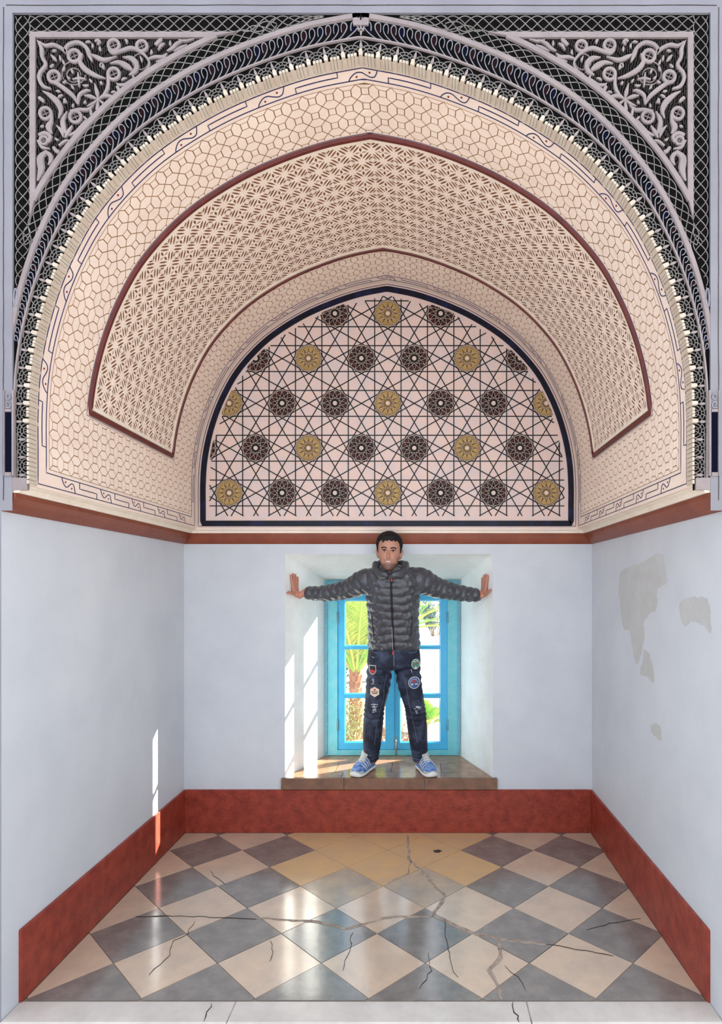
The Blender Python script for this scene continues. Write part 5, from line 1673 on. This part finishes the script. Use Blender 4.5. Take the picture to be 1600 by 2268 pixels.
def shield(c, s):
    return [(c[0] - 0.8 * s, c[1] + s), (c[0] + 0.8 * s, c[1] + s), (c[0] + 0.8 * s, c[1] - 0.25 * s), (c[0] + 0.5 * s, c[1] - 0.85 * s), (c[0], c[1] - 1.15 * s), (c[0] - 0.5 * s, c[1] - 0.85 * s), (c[0] - 0.8 * s, c[1] - 0.25 * s)]
c = jp(825.5, 1483)
badge([(shield(c, 0.032), 'badge_white'), (shield(c, 0.027), 'badge_black'), (circ((c[0], c[1] - 0.006), 0.017, 12, 1.1), 'badge_red')])
c = jp(830.5, 1532)
hexb = [(c[0] + 0.036 * math.cos(PI / 6 + i * PI / 3), c[1] + 0.036 * math.sin(PI / 6 + i * PI / 3)) for i in range(6)]
heart = [(c[0], c[1] + 0.006), (c[0] - 0.009, c[1] + 0.015), (c[0] - 0.006, c[1] + 0.021), (c[0], c[1] + 0.018), (c[0] + 0.006, c[1] + 0.021), (c[0] + 0.009, c[1] + 0.015)]
txt = [(c[0] - 0.024, c[1] - 0.001), (c[0] + 0.024, c[1] - 0.001), (c[0] + 0.024, c[1] + 0.003), (c[0] - 0.024, c[1] + 0.003)]
txt2 = [(c[0] - 0.018, c[1] - 0.011), (c[0] + 0.018, c[1] - 0.011), (c[0] + 0.018, c[1] - 0.007), (c[0] - 0.018, c[1] - 0.007)]
badge([(hexb, 'badge_cream'), (heart, 'badge_red'), (txt, 'badge_black'), (txt2, 'badge_black')])
c = jp(918, 1512)
badge([(circ(c, 0.041), 'badge_white'), (circ(c, 0.037), 'badge_blue'), (circ(c, 0.027), 'badge_white'), (circ(c, 0.0245), 'badge_blue'),
       ([(c[0] - 0.016, c[1] + 0.004), (c[0] + 0.016, c[1] + 0.004), (c[0] + 0.010, c[1] + 0.015), (c[0], c[1] + 0.019), (c[0] - 0.010, c[1] + 0.015)], 'badge_red'), ([(c[0] - 0.022, c[1] - 0.012), (c[0] - 0.004, c[1] - 0.012), (c[0] - 0.006, c[1] - 0.004), (c[0] - 0.018, c[1] - 0.004)], 'badge_white'),
       ([(c[0] + 0.004, c[1] - 0.012), (c[0] + 0.022, c[1] - 0.012), (c[0] + 0.018, c[1] - 0.004), (c[0] + 0.006, c[1] - 0.004)], 'badge_white')])
c = jp(921, 1471)
badge([(circ(c, 0.029, 16, 1.3), 'badge_white'), (circ(c, 0.0255, 16, 1.3), 'badge_green'), ([(c[0] - 0.018, c[1] - 0.004), (c[0] + 0.018, c[1] + 0.004), (c[0] + 0.016, c[1] + 0.012), (c[0] - 0.018, c[1] + 0.004)], 'badge_red'),
       ([(c[0] - 0.014, c[1] + 0.018), (c[0] + 0.014, c[1] + 0.020), (c[0] + 0.014, c[1] + 0.024), (c[0] - 0.014, c[1] + 0.022)], 'badge_white')])
# seams, fly, belt loop end, distressed knees
drape_line([jp(873, 1437), jp(873.5, 1455), jp(874, 1470), jp(873.5, 1482)], 0.003, bvh_n, 0.003, 'fly_seam', 'denim_seam', person)
drape([jp(870, 1441), jp(873.5, 1441), jp(873, 1449), jp(870.5, 1449)], bvh_n, 0.006, 0.004, 'belt_end', 'badge_red', person)
drape_line(catmull([jp(857, 1494), jp(851, 1520), jp(850, 1545), jp(842, 1575), jp(834, 1610), jp(828, 1655)], 6), 0.0011, bvh_n, 0.003, 'seam', 'denim_seam', person)
drape_line(catmull([jp(893, 1494), jp(900, 1520), jp(905, 1550), jp(913, 1590), jp(920, 1620), jp(925, 1650)], 6), 0.0011, bvh_n, 0.003, 'seam', 'denim_seam', person)
drape_line(catmull([jp(822, 1436), jp(828, 1444), jp(838, 1445)], 4), 0.0018, bvh_n, 0.003, 'pocket_seam', 'denim_seam', person)
drape_line(catmull([jp(905, 1444), jp(918, 1445), jp(926, 1437)], 4), 0.0018, bvh_n, 0.003, 'pocket_seam', 'denim_seam', person)
for pts in ([(822, 1561), (828, 1559), (838, 1560)], [(824, 1566), (832, 1567), (837, 1563)], [(827, 1571), (829, 1575), (827, 1579)], [(833, 1571), (833, 1577)], [(826, 1502), (829, 1508), (825, 1514)], [(822, 1516), (830, 1514)],
            [(918, 1570), (926, 1566), (934, 1567)], [(921, 1572), (922, 1578)], [(925, 1570), (934, 1571)], [(911, 1482), (913, 1489)], [(825, 1454), (829, 1456)]):
    drape_line([jp(*p) for p in pts], 0.0015, bvh_n, 0.003, 'frayed_thread', 'thread_white', person)

rf = random.Random(5)
for cx_, cy_, wx, hy, n_ in ((829, 1562, 9, 4, 7), (829, 1574, 7, 5, 6), (926, 1568, 8, 4, 6), (827, 1508, 4, 6, 4), (924, 1576, 4, 4, 3)):
    for k in range(n_):
        x = cx_ + rf.uniform(-wx, wx) * 0.4; y = cy_ + rf.uniform(-hy, hy); l_ = rf.uniform(0.3, 0.8) * wx
        drape_line([jp(x - l_ / 2, y + rf.uniform(-0.6, 0.6)), jp(x, y + rf.uniform(-0.6, 0.6)), jp(x + l_ / 2, y + rf.uniform(-0.6, 0.6))], rf.uniform(0.0009, 0.0018), bvh_n, 0.003, 'frayed_thread', 'thread_white', person)
# ---- shoes
def shoe(toe, heel, seed):
    root = empty('shoe', (heel[0], heel[1], 0.379)); root.parent = person
    root.matrix_parent_inverse = Matrix.Translation(-Vector(person.location))
    wl_ = Vector(root.location)
    f = Vector((toe[0] - heel[0], toe[1] - heel[1], 0)); Lh = f.length; f.normalize(); sd = Vector((-f.y, f.x, 0))
    base = Vector((heel[0], heel[1], 0.379))
    def sub(mb, nm, m, sm=True):
        o = build(mb, nm, m, None, sm); o.parent = root; o.matrix_parent_inverse = Matrix.Translation(-wl_); return o
    W = [(0.0, 0.020, 0.06), (0.05, 0.034, 0.075), (0.2, 0.040, 0.085), (0.4, 0.042, 0.088), (0.58, 0.049, 0.072), (0.75, 0.053, 0.058), (0.88, 0.047, 0.048), (0.96, 0.034, 0.038), (1.0, 0.016, 0.028)]
    n = 20
    V = []
    for i in range(24):
        t = i / 23; w, hgt = smoothtab(W, t)
        c = base + f * (t * Lh)
        for k in range(n):
            a = 2 * PI * k / n; ca, sa = math.cos(a), math.sin(a)
            V.append(c + sd * (w * 1.06 * math.copysign(abs(ca) ** 0.7, ca)) + Z_ * (0.017 + 0.016 * math.copysign(abs(sa) ** 0.6, sa) + (0.012 if t > 0.93 else 0) * (t - 0.93) / 0.07))
    sub(MB().loft_rings(V, 24, n), 'sole', 'shoe_white')
    V = []
    for i in range(24):
        t = 0.02 + 0.955 * i / 23; w, hgt = smoothtab(W, t); c = base + f * (t * Lh)
        for k in range(n):
            a = 2 * PI * k / n; ca, sa = math.cos(a), math.sin(a)
            zz = 0.026 + (hgt * max(0, sa) ** 0.8 if sa > 0 else 0.006 * sa)
            V.append(c + sd * (w * 0.98 * math.copysign(abs(ca) ** 0.8, ca)) * (1 - 0.15 * max(0, sa)) + Z_ * zz)
    up_me = MB().loft_rings(V, 24, n)
    upo = sub(up_me, 'upper', 'shoe_blue')
    # toe cap
    V = []
    for i in range(10):
        t = 0.80 + 0.185 * i / 9; w, hgt = smoothtab(W, t); c = base + f * (t * Lh)
        for k in range(n):
            a = 2 * PI * k / n; ca, sa = math.cos(a), math.sin(a)
            zz = 0.026 + (hgt * 0.72 * max(0, sa) ** 0.8 if sa > 0 else 0.006 * sa)
            V.append(c + sd * (w * 1.03 * math.copysign(abs(ca) ** 0.8, ca)) * (1 - 0.12 * max(0, sa)) + Z_ * zz)
    sub(MB().loft_rings(V, 10, n), 'toe_cap', 'shoe_grey')
    # tongue rising in front of the ankle
    V = []
    for t, w, z, th in ((0.66, 0.020, 0.078, 0.006), (0.56, 0.024, 0.098, 0.007), (0.46, 0.027, 0.118, 0.008), (0.38, 0.028, 0.142, 0.008), (0.34, 0.024, 0.162, 0.006), (0.335, 0.014, 0.170, 0.003)):
        c = base + f * (t * Lh)
        for k in range(10):
            a = 2 * PI * k / 10
            V.append(c + sd * (w * math.cos(a)) + Z_ * (z + th * math.sin(a) * 0.8) + f * (th * math.sin(a)))
    sub(MB().loft_rings(V, 6, 10), 'tongue', 'shoe_grey')
    # laces and side bars
    for t, z in ((0.66, 0.088), (0.60, 0.097), (0.54, 0.107), (0.48, 0.118)):
        c = base + f * (t * Lh)
        sub(MB().tube([c - sd * 0.026 + Z_ * (z - 0.008), c + Z_ * (z + 0.006) + f * 0.004, c + sd * 0.026 + Z_ * (z - 0.008)], 0.0032, 6), 'lace', 'shoe_white')
    for s_ in (-1, 1):
        for t in (0.30, 0.40, 0.50, 0.60, 0.70):
            w, hgt = smoothtab(W, t); c = base + f * (t * Lh)
            pts = []
            for q in range(5):
                a = 0.15 + 1.0 * q / 4
                pts.append(c + f * (0.006 * q) + sd * (s_ * (w * 1.0 * math.cos(a) ** 0.8) * (1 - 0.15 * math.sin(a)) * 1.03) + Z_ * (0.026 + hgt * math.sin(a) ** 0.8 * 1.02))
            sub(MB().tube(pts, 0.0026, 5), 'side_bar', 'shoe_white')
shoe((-0.470, 4.052), (-0.362, 4.305), 1)
shoe((0.078, 4.052), (-0.020, 4.305), 2)
